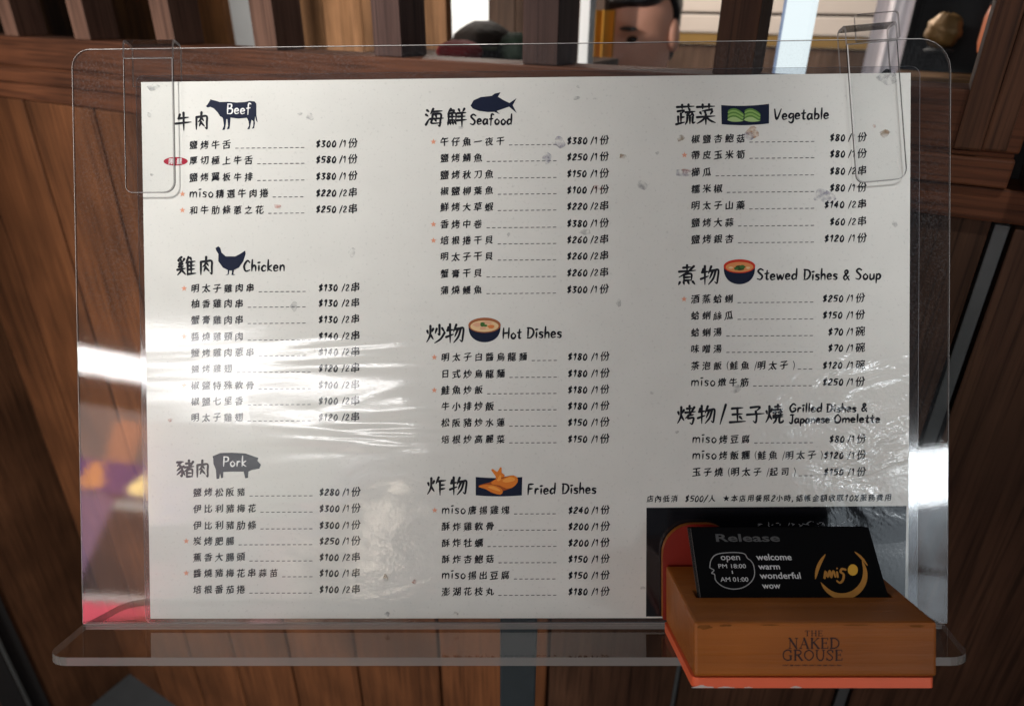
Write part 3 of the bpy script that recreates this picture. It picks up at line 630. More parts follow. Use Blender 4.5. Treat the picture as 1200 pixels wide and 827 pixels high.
# --- hand lettered latin: strokes on a grid with baseline 0, x-height 5, capitals 9.5
HL = {
 'a': (5.4, ['4.4,4.6 2,5 .6,2.6 1.6,.2 3.4,1.2 4.4,4.4', '4.5,5 4.3,1.4 5.2,0']), 'b': (5, ['.9,10 .8,0', '.9,3 2.6,5 4.4,3 3.4,.4 .9,.4']),
 'c': (4.6, ['4.2,4.2 2.4,5 .6,2.6 1.8,.2 4.3,.9']), 'd': (5.2, ['4.2,4.2 2,4.9 .5,2.4 1.8,.1 4.2,1.8', '4.4,10 4.3,0']),
 'e': (4.8, ['.8,2.6 4,3.1 3,5 1.2,4.6 .5,2.4 1.6,.2 4.3,.9']), 'f': (4.4, ['4.3,9.2 2.8,9.8 2,8 1.8,-1', '.4,5 3.8,5.5']),
 'g': (5, ['4.2,4.6 2,5 .6,2.8 2,1 4.2,3', '4.4,5 4.4,-1.5 2.6,-3.2 .6,-2']), 'h': (5, ['.9,10 .7,0', '.8,3 2.8,5 4,3.6 4.2,0']),
 'i': (2.4, ['1.2,5 1.2,0', '.2,7.4 2.4,7.8']), 'k': (4.8, ['.9,10 .8,0', '4,5.2 1,2.6 4.4,0']), 'l': (2, ['1,10 .9,0']),
 'm': (7.6, ['.8,5 .7,0', '.8,3.4 2.4,5 3.6,4 3.6,0', '3.7,3.4 5.4,5 6.8,3.8 6.9,0']), 'n': (5, ['.8,5 .7,0', '.8,3.2 2.6,5 4,3.8 4.2,0']),
 'o': (5.2, ['2.6,5 .7,3 1.6,.3 3.6,.4 4.6,2.8 2.5,5']), 'p': (5, ['.9,5 .7,-3.4', '.9,3.4 2.8,5 4.4,3 3,.4 .9,1']), 'r': (4, ['.9,5 .8,0', '.9,3 2.2,4.8 3.8,4.6']),
 's': (4.2, ['3.8,4.6 1.6,5 .9,3.6 3.4,2 2.8,.2 .5,.5']), 't': (4.2, ['2.2,8.4 2,1 3.8,.4', '.3,5.4 4,5.9']), 'u': (5.2, ['.8,5 1,.8 2.8,.3 4.2,2.4', '4.4,5 4.5,0']),
 'w': (7, ['.4,5 1.8,0 3.4,4 5,0 6.6,5.2']), 'B': (6.4, ['1.2,9.6 1,0', '1,9.4 4.4,9 4.2,6 1.2,5.2', '1.2,5.2 5.4,4.4 4.8,.6 1,.2']), 'C': (6.4, ['5.8,8 3.6,9.6 .8,5 2.4,.4 6,1.4']),
 'D': (6.8, ['1.2,9.4 1.2,.2', '.4,9.2 4.8,8.4 6.2,4.8 4,.8 .6,.1']), 'F': (5.6, ['1.2,9.2 1,-.4', '1.2,9.2 5.4,9.5', '1.2,5 4.6,5.3']), 'G': (7, ['6,8 3.6,9.6 .8,5 2.6,.3 6,1.8 6,4.4 3.8,4.3']),
 'H': (7, ['1,9.6 .9,0', '6,9.8 5.8,0', '1,4.8 6,5.4']), 'J': (5, ['1,9.2 5,9.6', '3.6,9.4 3.4,1 1.8,-.4 .2,1']), 'O': (7, ['3.6,9.6 .8,6 1.6,.6 5,.6 6.4,5 3.4,9.6']), 'P': (6, ['1.2,9.6 1,0', '.9,9.3 4.8,8.8 4.8,5.4 1.2,4.6']),
 'S': (6, ['5.4,8.6 3,9.8 1,7.6 4.8,3.4 3.4,.2 .4,1']), 'V': (6.4, ['.4,9.4 2.6,.2 6.2,9.6']), '&': (6.4, ['5.8,0 1.6,7.4 3,9.6 4.2,7.6 .8,3 2.2,.2 5.6,4']),
 '0': (5.6, ['2.8,8 .8,5 1.6,.6 4,.6 4.8,4.6 2.8,8']), '1': (4.2, ['.6,6.4 2.6,8.2 2.4,0']), '2': (5.4, ['.8,6.4 2.6,8.2 4.2,6.2 .6,.4 4.9,.6']), '3': (5.2, ['.6,7.8 4.2,7.9 2,4.8 4.4,2.6 2.6,.2 .4,.8']),
 '4': (5.6, ['3.4,8.2 .5,2.8 5.1,3.1', '3.6,5.4 3.4,-.2']), '5': (5.4, ['4.6,8 1.2,7.8 1,4.8 4,4.4 4,1 .6,.3']), '6': (5.4, ['4,8.2 1.2,4.6 1.2,.9 4,.6 4.2,3.6 1.3,3.8']), '7': (5.2, ['.5,7.8 4.7,8 2.4,0']),
 '8': (5.4, ['4.2,7.4 1.6,8 1.2,5.8 4.4,2.4 2.8,.2 .8,1.8 4.3,6.4 4.2,7.6']), '$': (5.4, ['4.4,6.8 1.6,7.4 1.2,5.2 4.2,3 3.4,.9 .6,1.2', '3.2,9 2.2,-.8']), '/': (4.2, ['4,9 .4,-1.4']), ' ': (3.6, []), '-': (4, ['.6,3.6 3.4,3.8']),
 '(': (3, ['2.6,9.4 .8,5 2.4,-1']), ')': (3, ['.4,9.4 2.2,5 .6,-1']), ',': (2.4, ['1.2,.8 .6,-1.4']), '%': (6, ['5.4,8.4 .6,0', '1.4,8 .6,6.4 2,6.6 1.4,8', '4.6,2 3.8,.4 5.2,.5 4.6,2']),
}
HLC = {k: (a, [[tuple(float(c) for c in p.split(',')) for p in s.split()] for s in st_]) for k, (a, st_) in HL.items()}
def hand_w(s, gap): return sum(HLC[c][0] + gap for c in s) - gap
def hand(b, s, x, y, unit, wd, z, gap=0.7, mi=0, slant=0.06, M=None, jit=0.18):
    for c in s:
        adv, st_ = HLC[c]; dy = random.uniform(-jit, jit)
        for pts in st_:
            ribbon(b, [(x + (px + slant * py) * unit, y + (py + dy) * unit) for px, py in pts], wd, z, mi, M=M)
        x += (adv + gap) * unit
    return x
# --- big brush characters, strokes on a 0..100 grid, y down
FIRE = '8,35 12,50;38,25 32,40;24,10 23,48 16,72 4,92;24,55 38,78'
WU = '18,20 10,40;12,36 46,32;26,6 26,95;6,68 44,54;58,8 44,42;52,30 74,26 94,26 90,70 86,90 76,82;66,30 50,66;80,28 68,66 44,95'
ROU = '20,30 19,60 18,95;20,30 50,27 80,26 80,60 80,92 70,84;50,5 45,40 30,55;48,32 62,50;46,55 36,78;46,58 66,78'
BR = {
 '牛': '30,15 20,40;22,35 80,29;6,62 96,54;52,5 52,97', '肉': ROU,
 '雞': '26,4 10,14;10,20 14,28;22,18 26,26;40,13 33,25;28,28 12,40 30,38;30,38 10,54 36,50;4,68 46,61;26,54 22,74 4,95;26,70 46,92;62,4 48,36;57,26 56,96;72,8 77,20;57,30 96,25;57,49 92,45;57,68 92,64;57,90 99,86;75,28 75,88',
 '豬': '8,15 42,12;28,14 8,36;20,30 34,50 32,90 24,84;27,42 6,60;33,58 6,82;37,40 46,32;34,56 50,86;56,22 88,19;72,5 72,38;48,42 98,37;94,12 74,40 46,66;60,56 60,95;60,56 88,53 88,94;60,73 88,72;60,92 88,91',
 '海': '12,12 22,20;6,35 17,43;5,88 22,58;45,5 30,32;38,20 92,16;42,34 38,62 36,80 86,78;42,34 84,32 82,66 78,96 70,90;28,58 98,54;58,40 62,50;56,62 60,72',
 '鮮': '22,5 8,25;16,14 38,13 28,27;10,30 10,66;10,30 46,28 46,64;10,46 46,45;28,30 28,64;10,65 46,63;8,75 6,90;18,76 20,88;30,75 34,87;42,73 48,86;62,8 68,20;90,5 82,20;56,28 98,25;58,46 94,44;52,66 100,62;77,26 77,98',
 '炒': FIRE + ';70,5 70,40 69,56 62,50;56,25 48,48;84,22 96,42;96,45 76,76 45,97', '物': WU,
 '炸': FIRE + ';62,6 48,38;56,26 98,22;68,26 68,97;68,47 92,44;68,67 94,63',
 '蔬': '8,12 94,9;34,2 34,22;66,1 66,21;12,33 44,29 30,43;28,43 28,90;28,62 46,60;14,58 14,92;4,95 46,85;70,23 74,32;52,38 99,34;72,38 58,53 88,50;84,43 93,55;60,62 58,80 50,96;73,60 73,93;87,60 87,88 99,85',
 '菜': '6,14 94,11;34,3 34,24;66,2 66,23;80,26 30,34;22,40 28,50;46,38 50,48;82,36 72,50;6,63 96,58;50,50 50,98;48,63 30,80 6,93;52,63 74,80 98,90',
 '煮': '30,14 72,11;50,2 50,28;8,33 95,27;86,7 54,34 8,60;34,47 34,76;34,47 72,44 72,76;34,61 72,59;34,76 72,74;12,84 5,97;32,84 35,95;56,83 61,94;80,81 92,95',
 '烤': FIRE + ';54,18 84,16;68,4 68,36;46,38 99,33;93,11 72,42 46,67;62,52 90,48;62,52 60,67 88,64 86,84 80,97 70,90',
 '玉': '18,18 82,14;22,50 78,46;6,91 96,86;50,16 50,88;64,62 77,75', '子': '24,15 76,12 52,36;52,36 57,62 52,95 38,86;4,53 98,47',
 '燒': FIRE + ';56,13 88,11;71,3 71,26;48,29 97,25;47,43 68,40;57,32 57,56;46,58 70,54;76,41 97,38;86,32 86,54;74,56 99,52;46,67 98,62;63,67 58,84 45,97;80,64 80,92 99,88 99,80', '/': '92,0 8,104',
}
def brush(b, ch, cx, cy, wpx, hpx, z, wd, mi=0):
    for s in BR[ch].split(';'):
        pts = [tuple(float(c) for c in p.split(',')) for p in s.split()]
        ribbon(b, [(cx + (x - 50) / 100 * wpx * MM, cy - (y - 50) / 100 * hpx * MM) for x, y in pts], wd, z, mi, taper=(1.1, 0.92, 0.4))

ZI = ZP + 0.00008                                               # ink
IM = [M_ink, M_dot]
def star_pts(cx, cy, r): return [(cx + (r if k % 2 == 0 else r * 0.42) * math.sin(k * math.pi / 5), cy + (r if k % 2 == 0 else r * 0.42) * math.cos(k * math.pi / 5)) for k in range(10)]
def dish_list(label, xt, rows, dots_end, price_x, right=False, pitch=13.0, size=10.6):
    b = B(); stars = []
    for (py, text, price, unit, star) in rows:
        x0, y0 = sh(xt, py); n = 0
        x = x0 + 5 * MM
        k = 0
        while k < len(text):
            ch = text[k]
            if ch in HLC and ord(ch) < 128:
                if ch in '(/)':
                    ribbon(b, [(x - 2.5 * MM + p[0] * 0.8 * MM, y0 - 4.5 * MM + p[1] * 1.0 * MM) for p in HLC[ch][1][0]], 0.9 * MM, ZI); x += 6.0 * MM
                else:
                    hand(b, ch, x - 5.0 * MM, y0 - 4.0 * MM, 1.22 * MM, 1.75 * MM, ZI, jit=0); x += (HLC[ch][0] + 1.3) * 1.22 * MM
                    if k + 1 < len(text) and ord(text[k + 1]) > 128: x += 1.2 * MM
            else:
                han(b, ch, x, y0 + random.uniform(-.3, .3) * MM, size * MM, ZI); x += pitch * MM
            k += 1
        xe = sh(dots_end, py)[0]; xd = x - 2.5 * MM
        yb = y0 - 4.6 * MM
        while xd < xe - 3 * MM:
            ribbon(b, [(xd, yb), (xd + 3.3 * MM, yb + 0.1 * MM)], 0.95 * MM, ZI, 1, taper=(1, 1, .8)); xd += 6.45 * MM
        xp = sh(price_x, py)[0]; yp = y0 - 4.1 * MM
        u = 0.87 * MM
        if right and len(price) < 4: xp += (4 - len(price)) * 7.2 * u
        hand(b, price, xp, yp, u, 2.05 * MM, ZI, gap=1.75, slant=0.2)
        xs_ = sh(price_x, py)[0] + 27.5 * MM
        hand(b, unit[:2], xs_, yp, u, 1.5 * MM, ZI, gap=1.0)
        han(b, unit[2], xs_ + 16.3 * MM, y0 + 0.2 * MM, 11.8 * MM, ZI, 0.055)
        if star: stars.append((xt - 8.0, py))
    o = b.build('dish_list', IM, ms); o['label'] = label
    for (px, py) in stars:
        c = sh(px, py); b = B(); b.poly(star_pts(c[0], c[1], 3.6 * MM), zlift(ZI)); b.build('star', M_star, ms)
P_, C_, W_ = '/1份', '/2串', '/1碗'
dish_list('beef dishes and prices', 222, [(170, '鹽烤牛舌', '$300', P_, 0), (188.5, '厚切極上牛舌', '$580', P_, 0), (208, '鹽烤翼板牛排', '$380', P_, 0), (227.5, 'miso精選牛肉捲', '$220', C_, 1), (246.5, '和牛肋條蔥之花', '$250', C_, 1)], 361, 370)
dish_list('chicken dishes and prices', 224, [(338, '明太子雞肉串', '$130', C_, 1), (356, '柚香雞肉串', '$130', C_, 0), (375, '蟹膏雞肉串', '$130', C_, 0), (394.5, '醬燒雞頸肉', '$140', C_, 1), (413, '鹽烤雞肉蔥串', '$140', C_, 0), (432, '鹽烤雞翅', '$120', C_, 0), (451.5, '椒鹽特殊軟骨', '$100', C_, 1), (470, '椒鹽七里香', '$100', C_, 0), (489, '明太子雞翅', '$120', C_, 0)], 364, 373)
dish_list('pork dishes and prices', 226.5, [(576.5, '鹽烤松阪豬', '$280', P_, 0), (595.5, '伊比利豬梅花', '$300', P_, 0), (615, '伊比利豬肋條', '$300', P_, 0), (633.5, '炭烤肥腸', '$250', P_, 1), (652.5, '蕉香大腸頭', '$100', C_, 0), (671, '醬燒豬梅花串蒜苗', '$100', '/1串', 1), (690, '培根番茄捲', '$100', C_, 0)], 366, 374)
dish_list('seafood dishes and prices', 516, [(166.5, '午仔魚一夜干', '$380', P_, 1), (185.5, '鹽烤鯖魚', '$250', P_, 0), (205, '鹽烤秋刀魚', '$150', P_, 0), (224, '椒鹽柳葉魚', '$100', P_, 0), (243, '鮮烤大草蝦', '$220', C_, 0), (263, '香烤中卷', '$380', P_, 1), (282, '培根捲干貝', '$260', C_, 1), (301, '明太子干貝', '$260', C_, 0), (320.5, '蟹膏干貝', '$260', C_, 0), (340, '蒲燒鰻魚', '$300', P_, 0)], 655, 664)
dish_list('hot dishes and prices', 517, [(418.5, '明太子白醬烏龍麵', '$180', P_, 1), (438, '日式炒烏龍麵', '$180', P_, 0), (457, '鮭魚炒飯', '$180', P_, 1), (476, '牛小排炒飯', '$180', P_, 0), (495, '松阪豬炒水蓮', '$150', P_, 0), (514.5, '培根炒高麗菜', '$150', P_, 0)], 657, 665)
dish_list('fried dishes and prices', 517.5, [(597.5, 'miso唐揚雞塊', '$240', P_, 1), (616.5, '酥炸雞軟骨', '$200', P_, 0), (635.5, '酥炸牡蠣', '$200', P_, 0), (654.5, '酥炸杏鮑菇', '$150', P_, 0), (673.5, 'miso揚出豆腐', '$150', P_, 0), (692.5, '澎湖花枝丸', '$180', P_, 0)], 656, 665.5)
dish_list('vegetable dishes and prices', 810, [(163, '椒鹽杏鮑菇', '$80', P_, 0), (182, '帶皮玉米筍', '$80', P_, 1), (202, '櫛瓜', '$80', C_, 0), (221.5, '糯米椒', '$80', P_, 0), (241, '明太子山藥', '$140', C_, 0), (261, '鹽烤大蒜', '$60', C_, 0), (280.5, '鹽烤銀杏', '$120', P_, 0)], 956, 965.5, True)
dish_list('stewed dishes, soups and prices', 809.5, [(350.5, '酒蒸蛤蜊', '$250', P_, 1), (370, '蛤蜊絲瓜', '$150', P_, 0), (389.5, '蛤蜊湯', '$70', W_, 0), (408.5, '味噌湯', '$70', W_, 0), (428.5, '茶泡飯(鮭魚/明太子)', '$120', W_, 0), (448, 'miso燉牛筋', '$250', P_, 0)], 954, 963.5, True)
dish_list('grilled dishes and prices', 811, [(514.5, 'miso烤豆腐', '$80', P_, 0), (533.5, 'miso烤飯糰(鮭魚/明太子)', '$120', P_, 0), (553, '玉子燒(明太子/起司)', '$150', P_, 0)], 955, 965, True)

def fit_hand(b, text, x0, x1, yb, hpx, wd, z=ZI, mi=0):         # hand lettering squeezed between two image columns
    a = sh(x0, yb); c = sh(x1, yb); n = hand_w(text, 0.8)
    u = (c[0] - a[0]) / n; v = hpx * MM / 9.5; x = a[0]
    for ch in text:
        adv, st_ = HLC[ch]; dy = random.uniform(-0.2, 0.2)
        for pts in st_: ribbon(b, [(x + (px + 0.05 * py) * u, a[1] + (py + dy) * v) for px, py in pts], wd * MM, z, mi, taper=(0.75, 1.12, 0.5))
        x += (adv + 0.8) * u
def heading(label, chars, eng, wd=2.7):
    b = B()
    for ch, px, py, ww, hh in chars:
        c = sh(px, py); brush(b, ch, c[0], c[1], ww, hh, ZI, wd * MM)
    o = b.build('heading', M_ink, ms); o['label'] = label
    for (t, x0, x1, yb, h) in eng:
        b = B(); fit_hand(b, t, x0, x1, yb, h, 2.2); b.build('english_word', M_ink, ms)
heading('beef heading', [('牛', 215, 142.5, 20, 22), ('肉', 236.5, 142, 20, 22)], [])
heading('chicken heading', [('雞', 218.5, 312, 23, 23), ('肉', 242, 311.5, 21, 23)], [('Chicken', 285, 334, 318, 12.5)])
heading('pork heading', [('豬', 217, 549, 22, 22), ('肉', 237.5, 549, 20, 22)], [])
heading('seafood heading', [('海', 509, 138, 22, 22), ('鮮', 535, 138, 23, 22)], [('Seafood', 550.5, 600, 146.5, 11.5)])
heading('hot dishes heading', [('炒', 510.5, 391, 23, 23), ('物', 533, 390.5, 23, 24)], [('Hot', 588.5, 611, 396.5, 12), ('Dishes', 617, 658, 396, 12.5)])
heading('fried dishes heading', [('炸', 511.5, 569, 23, 23), ('物', 537, 569, 22, 23)], [('Fried', 617.5, 651, 578.5, 12), ('Dishes', 658, 698.5, 578, 12)])
heading('vegetable heading', [('蔬', 803, 135, 23, 24), ('菜', 827, 134.5, 23, 24)], [('Vegetable', 906.5, 971, 140.5, 12)])
heading('stewed dishes heading', [('煮', 805, 322.5, 22, 24), ('物', 831.5, 322.5, 23, 24)], [('Stewed', 886.5, 934, 328, 12), ('Dishes', 941, 981, 328, 12), ('&', 987.5, 995.5, 328, 11), ('Soup', 1002, 1032, 327.5, 12)])
heading('grilled dishes heading', [('烤', 804, 486, 22, 23), ('物', 827.5, 485.5, 22, 23), ('/', 847, 485, 8, 22), ('玉', 864, 485.5, 20, 22), ('子', 885, 485, 21, 22), ('燒', 907, 485, 21, 23)], [('Grilled', 924.5, 963, 482.5, 9.5), ('Dishes', 968, 1003, 482.5, 9.5), ('&', 1009, 1016, 482, 9), ('Japanese', 924.5, 972, 495.5, 9.5), ('Omelette', 977, 1031, 495, 9.5)])

# --- pictures
def from_zoom(pts, ox, oy, k): return [sh(ox + x / k, oy + y / k) for x, y in pts]
def flat(b, pts, z, mi=0): b.poly(pts, zlift(z), mi)
def smooth(pts, closed=True, n=3):
    P = [Vector(p) for p in pts]; m = len(P); out = []
    for i in range(m):
        p0, p1, p2, p3 = P[i - 1], P[i], P[(i + 1) % m], P[(i + 2) % m]
        for s in range(n):
            t = s / n; q = 0.5 * ((2 * p1) + (p2 - p0) * t + (2 * p0 - 5 * p1 + 4 * p2 - p3) * t * t + (3 * p1 - p0 - 3 * p2 + p3) * t ** 3); out.append((q.x, q.y))
    return out
Z2, Z3, Z4 = ZI + 0.00008, ZI + 0.00016, ZI + 0.00024
cow = [(425, 205), (440, 190), (462, 155), (470, 138), (480, 142), (490, 146), (520, 152), (560, 165), (640, 162), (720, 170), (800, 165), (850, 155), (895, 158), (914, 180), (914, 290), (926, 362), (912, 345), (903, 300), (898, 340), (900, 372), (892, 418), (870, 424), (884, 398), (885, 350), (868, 336), (860, 370), (850, 424), (825, 430), (844, 392), (838, 350), (822, 318), (740, 325), (664, 315), (660, 370), (654, 424), (628, 430), (640, 398), (634, 330), (622, 330), (618, 380), (608, 432), (584, 436), (600, 394), (592, 330), (586, 315), (562, 302), (540, 265), (500, 225), (470, 212), (440, 217)]
b = B(); flat(b, from_zoom(cow, 190, 100, 8.267), ZI); o = b.build('picture', M_navy, ms); o['label'] = 'navy cow silhouette'
b = B(); fit_hand(b, 'Beef', 265.5, 294, 134, 11.5, 1.6, Z2); b.build('lettering', M_white, o)
fish = [(343, 140), (360, 110), (400, 92), (462, 85), (480, 72), (512, 65), (497, 90), (530, 110), (562, 125), (602, 98), (580, 138), (603, 182), (560, 146), (530, 156), (490, 170), (508, 188), (476, 175), (440, 176), (390, 170), (355, 156)]
b = B(); flat(b, from_zoom(fish, 480, 95, 4.8), ZI); o = b.build('picture', M_navy, ms); o['label'] = 'navy fish silhouette'
hen = [(250, 72), (262, 64), (270, 72), (275, 90), (292, 105), (330, 105), (350, 95), (370, 82), (372, 95), (362, 125), (345, 150), (325, 160), (322, 175), (330, 180), (315, 180), (317, 162), (306, 162), (304, 178), (290, 182), (300, 175), (300, 160), (280, 150), (262, 125), (262, 95), (255, 84)]
b = B(); flat(b, from_zoom(hen, 180, 270, 3.444), ZI); o = b.build('picture', M_navy, ms); o['label'] = 'navy hen silhouette'
pig = [(302, 62), (312, 58), (340, 46), (400, 44), (470, 48), (510, 62), (535, 70), (530, 85), (548, 105), (540, 125), (500, 132), (484, 140), (482, 172), (468, 174), (460, 140), (400, 140), (356, 142), (355, 172), (345, 174), (340, 148), (335, 176), (322, 178), (318, 130), (306, 100), (305, 75)]
b = B(); flat(b, from_zoom(pig, 180, 520, 4.352), ZI); o = b.build('picture', M_navy, ms); o['label'] = 'navy pig silhouette'
b = B(); fit_hand(b, 'Pork', 261, 289, 546, 11.5, 1.6, Z2); b.build('lettering', M_white, o)
pm = lambda n, c: printed(n, c)
def bowl(label, cx, cy, rx, ry, depth, rim, soup, bits):
    e = empty('picture', None, ms); e['label'] = label
    c = sh(cx, cy); rx, ry, depth = rx * MM, ry * MM, depth * MM
    b = B(); pts = [(c[0] + rx * math.cos(math.pi + math.pi * k / 20), c[1]) if k in (0, 20) else (c[0] + rx * math.cos(math.pi + math.pi * k / 20), c[1] - depth * math.sin(math.pi * k / 20) ** 0.75) for k in range(21)]
    b.poly(pts, zlift(ZI)); b.build('bowl', M_navy, e)
    b = B(); b.poly(ell(c[0], c[1], rx * 1.01, ry), zlift(Z2)); b.build('rim', rim, e)
    b = B(); b.poly(ell(c[0], c[1] - ry * 0.12, rx * 0.88, ry * 0.74), zlift(Z3)); b.build('soup', soup, e)
    for (dx, dy, r1, r2, m) in bits:
        b = B(); b.poly([(c[0] + dx * rx + r1 * rx * math.cos(a * 0.6) * (1 + 0.25 * math.sin(a * 2.3 + dx * 9)), c[1] + dy * ry + r2 * ry * math.sin(a * 0.6)) for a in range(10)], zlift(Z4)); b.build('topping', m, e)
mg, mo, mc, mt = pm('leaf_green_print', (0.05, 0.13, 0.03)), pm('orange_print', (0.62, 0.20, 0.06)), pm('cream_print', (0.72, 0.50, 0.27)), pm('rust_print', (0.33, 0.11, 0.045))
mr_ = pm('red_print', (0.55, 0.035, 0.015)); mpink = pm('pink_print', (0.66, 0.36, 0.22)); mdg = pm('dark_green_print', (0.03, 0.06, 0.015))
bowl('small bowl of pale stew with brown rim', 567.8, 381.0, 18.8, 8.9, 20, mt, mc, [(-.45, .05, .26, .28, mpink), (.1, .35, .25, .22, mpink), (.42, -.2, .24, .26, mo), (-.1, -.4, .22, .2, mpink), (-.12, .1, .16, .3, mg), (.3, .3, .2, .16, mpink), (.05, -.05, .12, .15, mg)])
bowl('black soup bowl with red rim', 866.3, 312.0, 18.2, 8.0, 21, mr_, pm('broth_print', (0.66, 0.26, 0.09)), [(0, -.25, .32, .38, mdg), (.18, -.1, .18, .28, mg), (-.2, -.35, .16, .22, mg), (-.55, -.2, .14, .16, mc), (.55, -.25, .14, .16, mc)])
def plate(label, corners, sag):
    e = empty('picture', None, ms); e['label'] = label
    (x0, y0), (x1, y1), (x2, y2), (x3, y3) = corners; pts = []
    for k in range(9): t = k / 8; pts.append(sh(x0 + (x1 - x0) * t, y0 + (y1 - y0) * t + sag * 4 * t * (1 - t)))
    for k in range(9): t = k / 8; pts.append(sh(x2 + (x3 - x2) * t, y2 + (y3 - y2) * t + sag * 4 * t * (1 - t)))
    b = B(); b.poly(pts, zlift(ZI)); b.build('plate', M_navy, e); return e
e = plate('green vegetable slices on a navy plate', [(845, 123.5), (901, 122), (901, 145), (845.5, 146)], 1.6)
lg_, lgd, lgp = pm('pale_green_print', (0.36, 0.50, 0.20)), pm('mid_green_print', (0.10, 0.22, 0.045)), pm('lime_print', (0.24, 0.40, 0.11))
for dx in (0, 19.5):
    for k, (m, yo, hh) in enumerate(((lgd, 0, 5.5), (lgp, 1.8, 4), (lgd, 4.0, 4), (lgp, 5.8, 4), (lgd, 8.0, 3.5), (lg_, 10.0, 5))):
        b = B(); q = [(852.5 + dx + yo * -0.05, 131 + yo), (856 + dx, 128 + yo), (862 + dx, 127.6 + yo), (869 + dx, 131.5 + yo), (871.5 + dx, 135 + yo * 0.7), (866 + dx, 133.5 + yo + hh * 0.3), (858 + dx, 131 + yo + hh * 0.55)]
        q = [(x, min(y, 143.0)) for x, y in q]; b.poly(smooth([sh(*p_) for p_ in q], n=2), zlift(Z2 + k * 1e-5)); b.build('slice', m, e)
e = plate('orange fried prawns on a navy plate', [(557.5, 558.5), (612, 558.5), (611.5, 580), (557.5, 580)], 1.2)
fr1, fr2, fr3 = pm('fried_orange_print', (0.72, 0.20, 0.025)), pm('fried_light_print', (0.85, 0.34, 0.06)), pm('fried_dark_print', (0.36, 0.075, 0.012))
zk = 4.596
for nm, m, z, q in (('prawn_tail', fr1, Z2, [(440, 95), (450, 88), (472, 104), (486, 80), (496, 82), (496, 108), (512, 120), (500, 150), (470, 150), (462, 125)]), ('prawn', fr3, Z2 + 1e-5, [(372, 182), (384, 172), (430, 160), (470, 140), (520, 128), (560, 122), (580, 140), (578, 165), (550, 190), (505, 205), (490, 225), (440, 215), (405, 192)]), ('prawn', fr1, Z3, [(372, 184), (392, 174), (440, 172), (488, 188), (502, 210), (488, 226), (450, 216), (410, 196)]), ('prawn', fr1, Z3 + 1e-5, [(440, 160), (470, 140), (500, 140), (548, 122), (578, 132), (582, 158), (556, 186), (520, 192), (486, 176), (450, 172)]), ('highlight', fr2, Z4, [(500, 150), (540, 130), (568, 140), (560, 152), (520, 160)]), ('highlight', fr2, Z4, [(420, 184), (452, 180), (484, 198), (486, 208), (450, 198)]), ('highlight', fr2, Z4, [(470, 150), (486, 120), (494, 128), (488, 150)])):
    b = B(); b.poly(smooth(from_zoom(q, 480, 530, zk), n=2), zlift(z)); b.build(nm, m, e)
# --- red badge, notice line, black panel
c = sh(206, 189.3); b = B(); b.poly(ell(c[0], c[1], 14.3 * MM, 5.0 * MM, 32), zlift(ZI)); bg = b.build('badge', M_red, ms)
b = B(); han(b, '限', c[0] - 4.5 * MM, c[1], 7.6 * MM, Z2, 0.03); han(b, '量', c[0] + 4.5 * MM, c[1], 7.6 * MM, Z2, 0.03); b.build('lettering', M_white, bg)
b = B(); line = '店內低消 $500/人 ★本店用餐限2小時,結帳金額收取10%服務費用'
adv = {' ': 7.5, '$': 6, '/': 5.2, ',': 4.5, '%': 7}; wt = lambda ch: adv.get(ch, 5.6 if ch.isdigit() else 9.7)
a0 = sh(757, 584.0); a1 = sh(1045, 581.5); tot = sum(wt(ch) for ch in line); x = a0[0]; kx = (a1[0] - a0[0]) / tot
for ch in line:
    wv = wt(ch) * kx; yy = a0[1] + (a1[1] - a0[1]) * (x - a0[0]) / (a1[0] - a0[0]) * 0.2
    if ch == '★': b.poly(star_pts(x + wv / 2, yy, 4.2 * MM), zlift(ZI))
    elif ch in HLC: hand(b, ch, x, yy - 3.6 * MM, 0.84 * MM, 1.5 * MM, ZI, jit=0, slant=0.25)
    elif ch != ' ': han(b, ch, x + wv / 2, yy, 8.6 * MM, ZI, 0.06)
    x += wv
o = b.build('notice_line', M_ink, ms); o['label'] = 'bold notice line above the black panel'
pts = [sh(757.5, 594.5), sh(1062, 592.5), sh(1060, 721.5), sh(757, 721.8)]
b = B(); b.poly(pts, ZI); bp_ = b.build('black_panel', M_panel, ms)
b = B(); M_faint = printed('faint_white_ink', (0.42, 0.42, 0.43)); random.seed(11)
for px in range(890, 1006, 12):
    big = px > 945
    for q in range(3 if not big else 5):
        p0 = sh(px + random.uniform(-4, 4) * (1 if big else .6), 613.5 + random.uniform(-4, 3) * (1 if big else .5)); p1 = (p0[0] + random.uniform(-3.5, 4) * MM, p0[1] + random.uniform(-3.5, 3.5) * MM)
        ribbon(b, [p0, p1], 1.0 * MM, Z2)
b.build('lettering', M_faint, bp_)
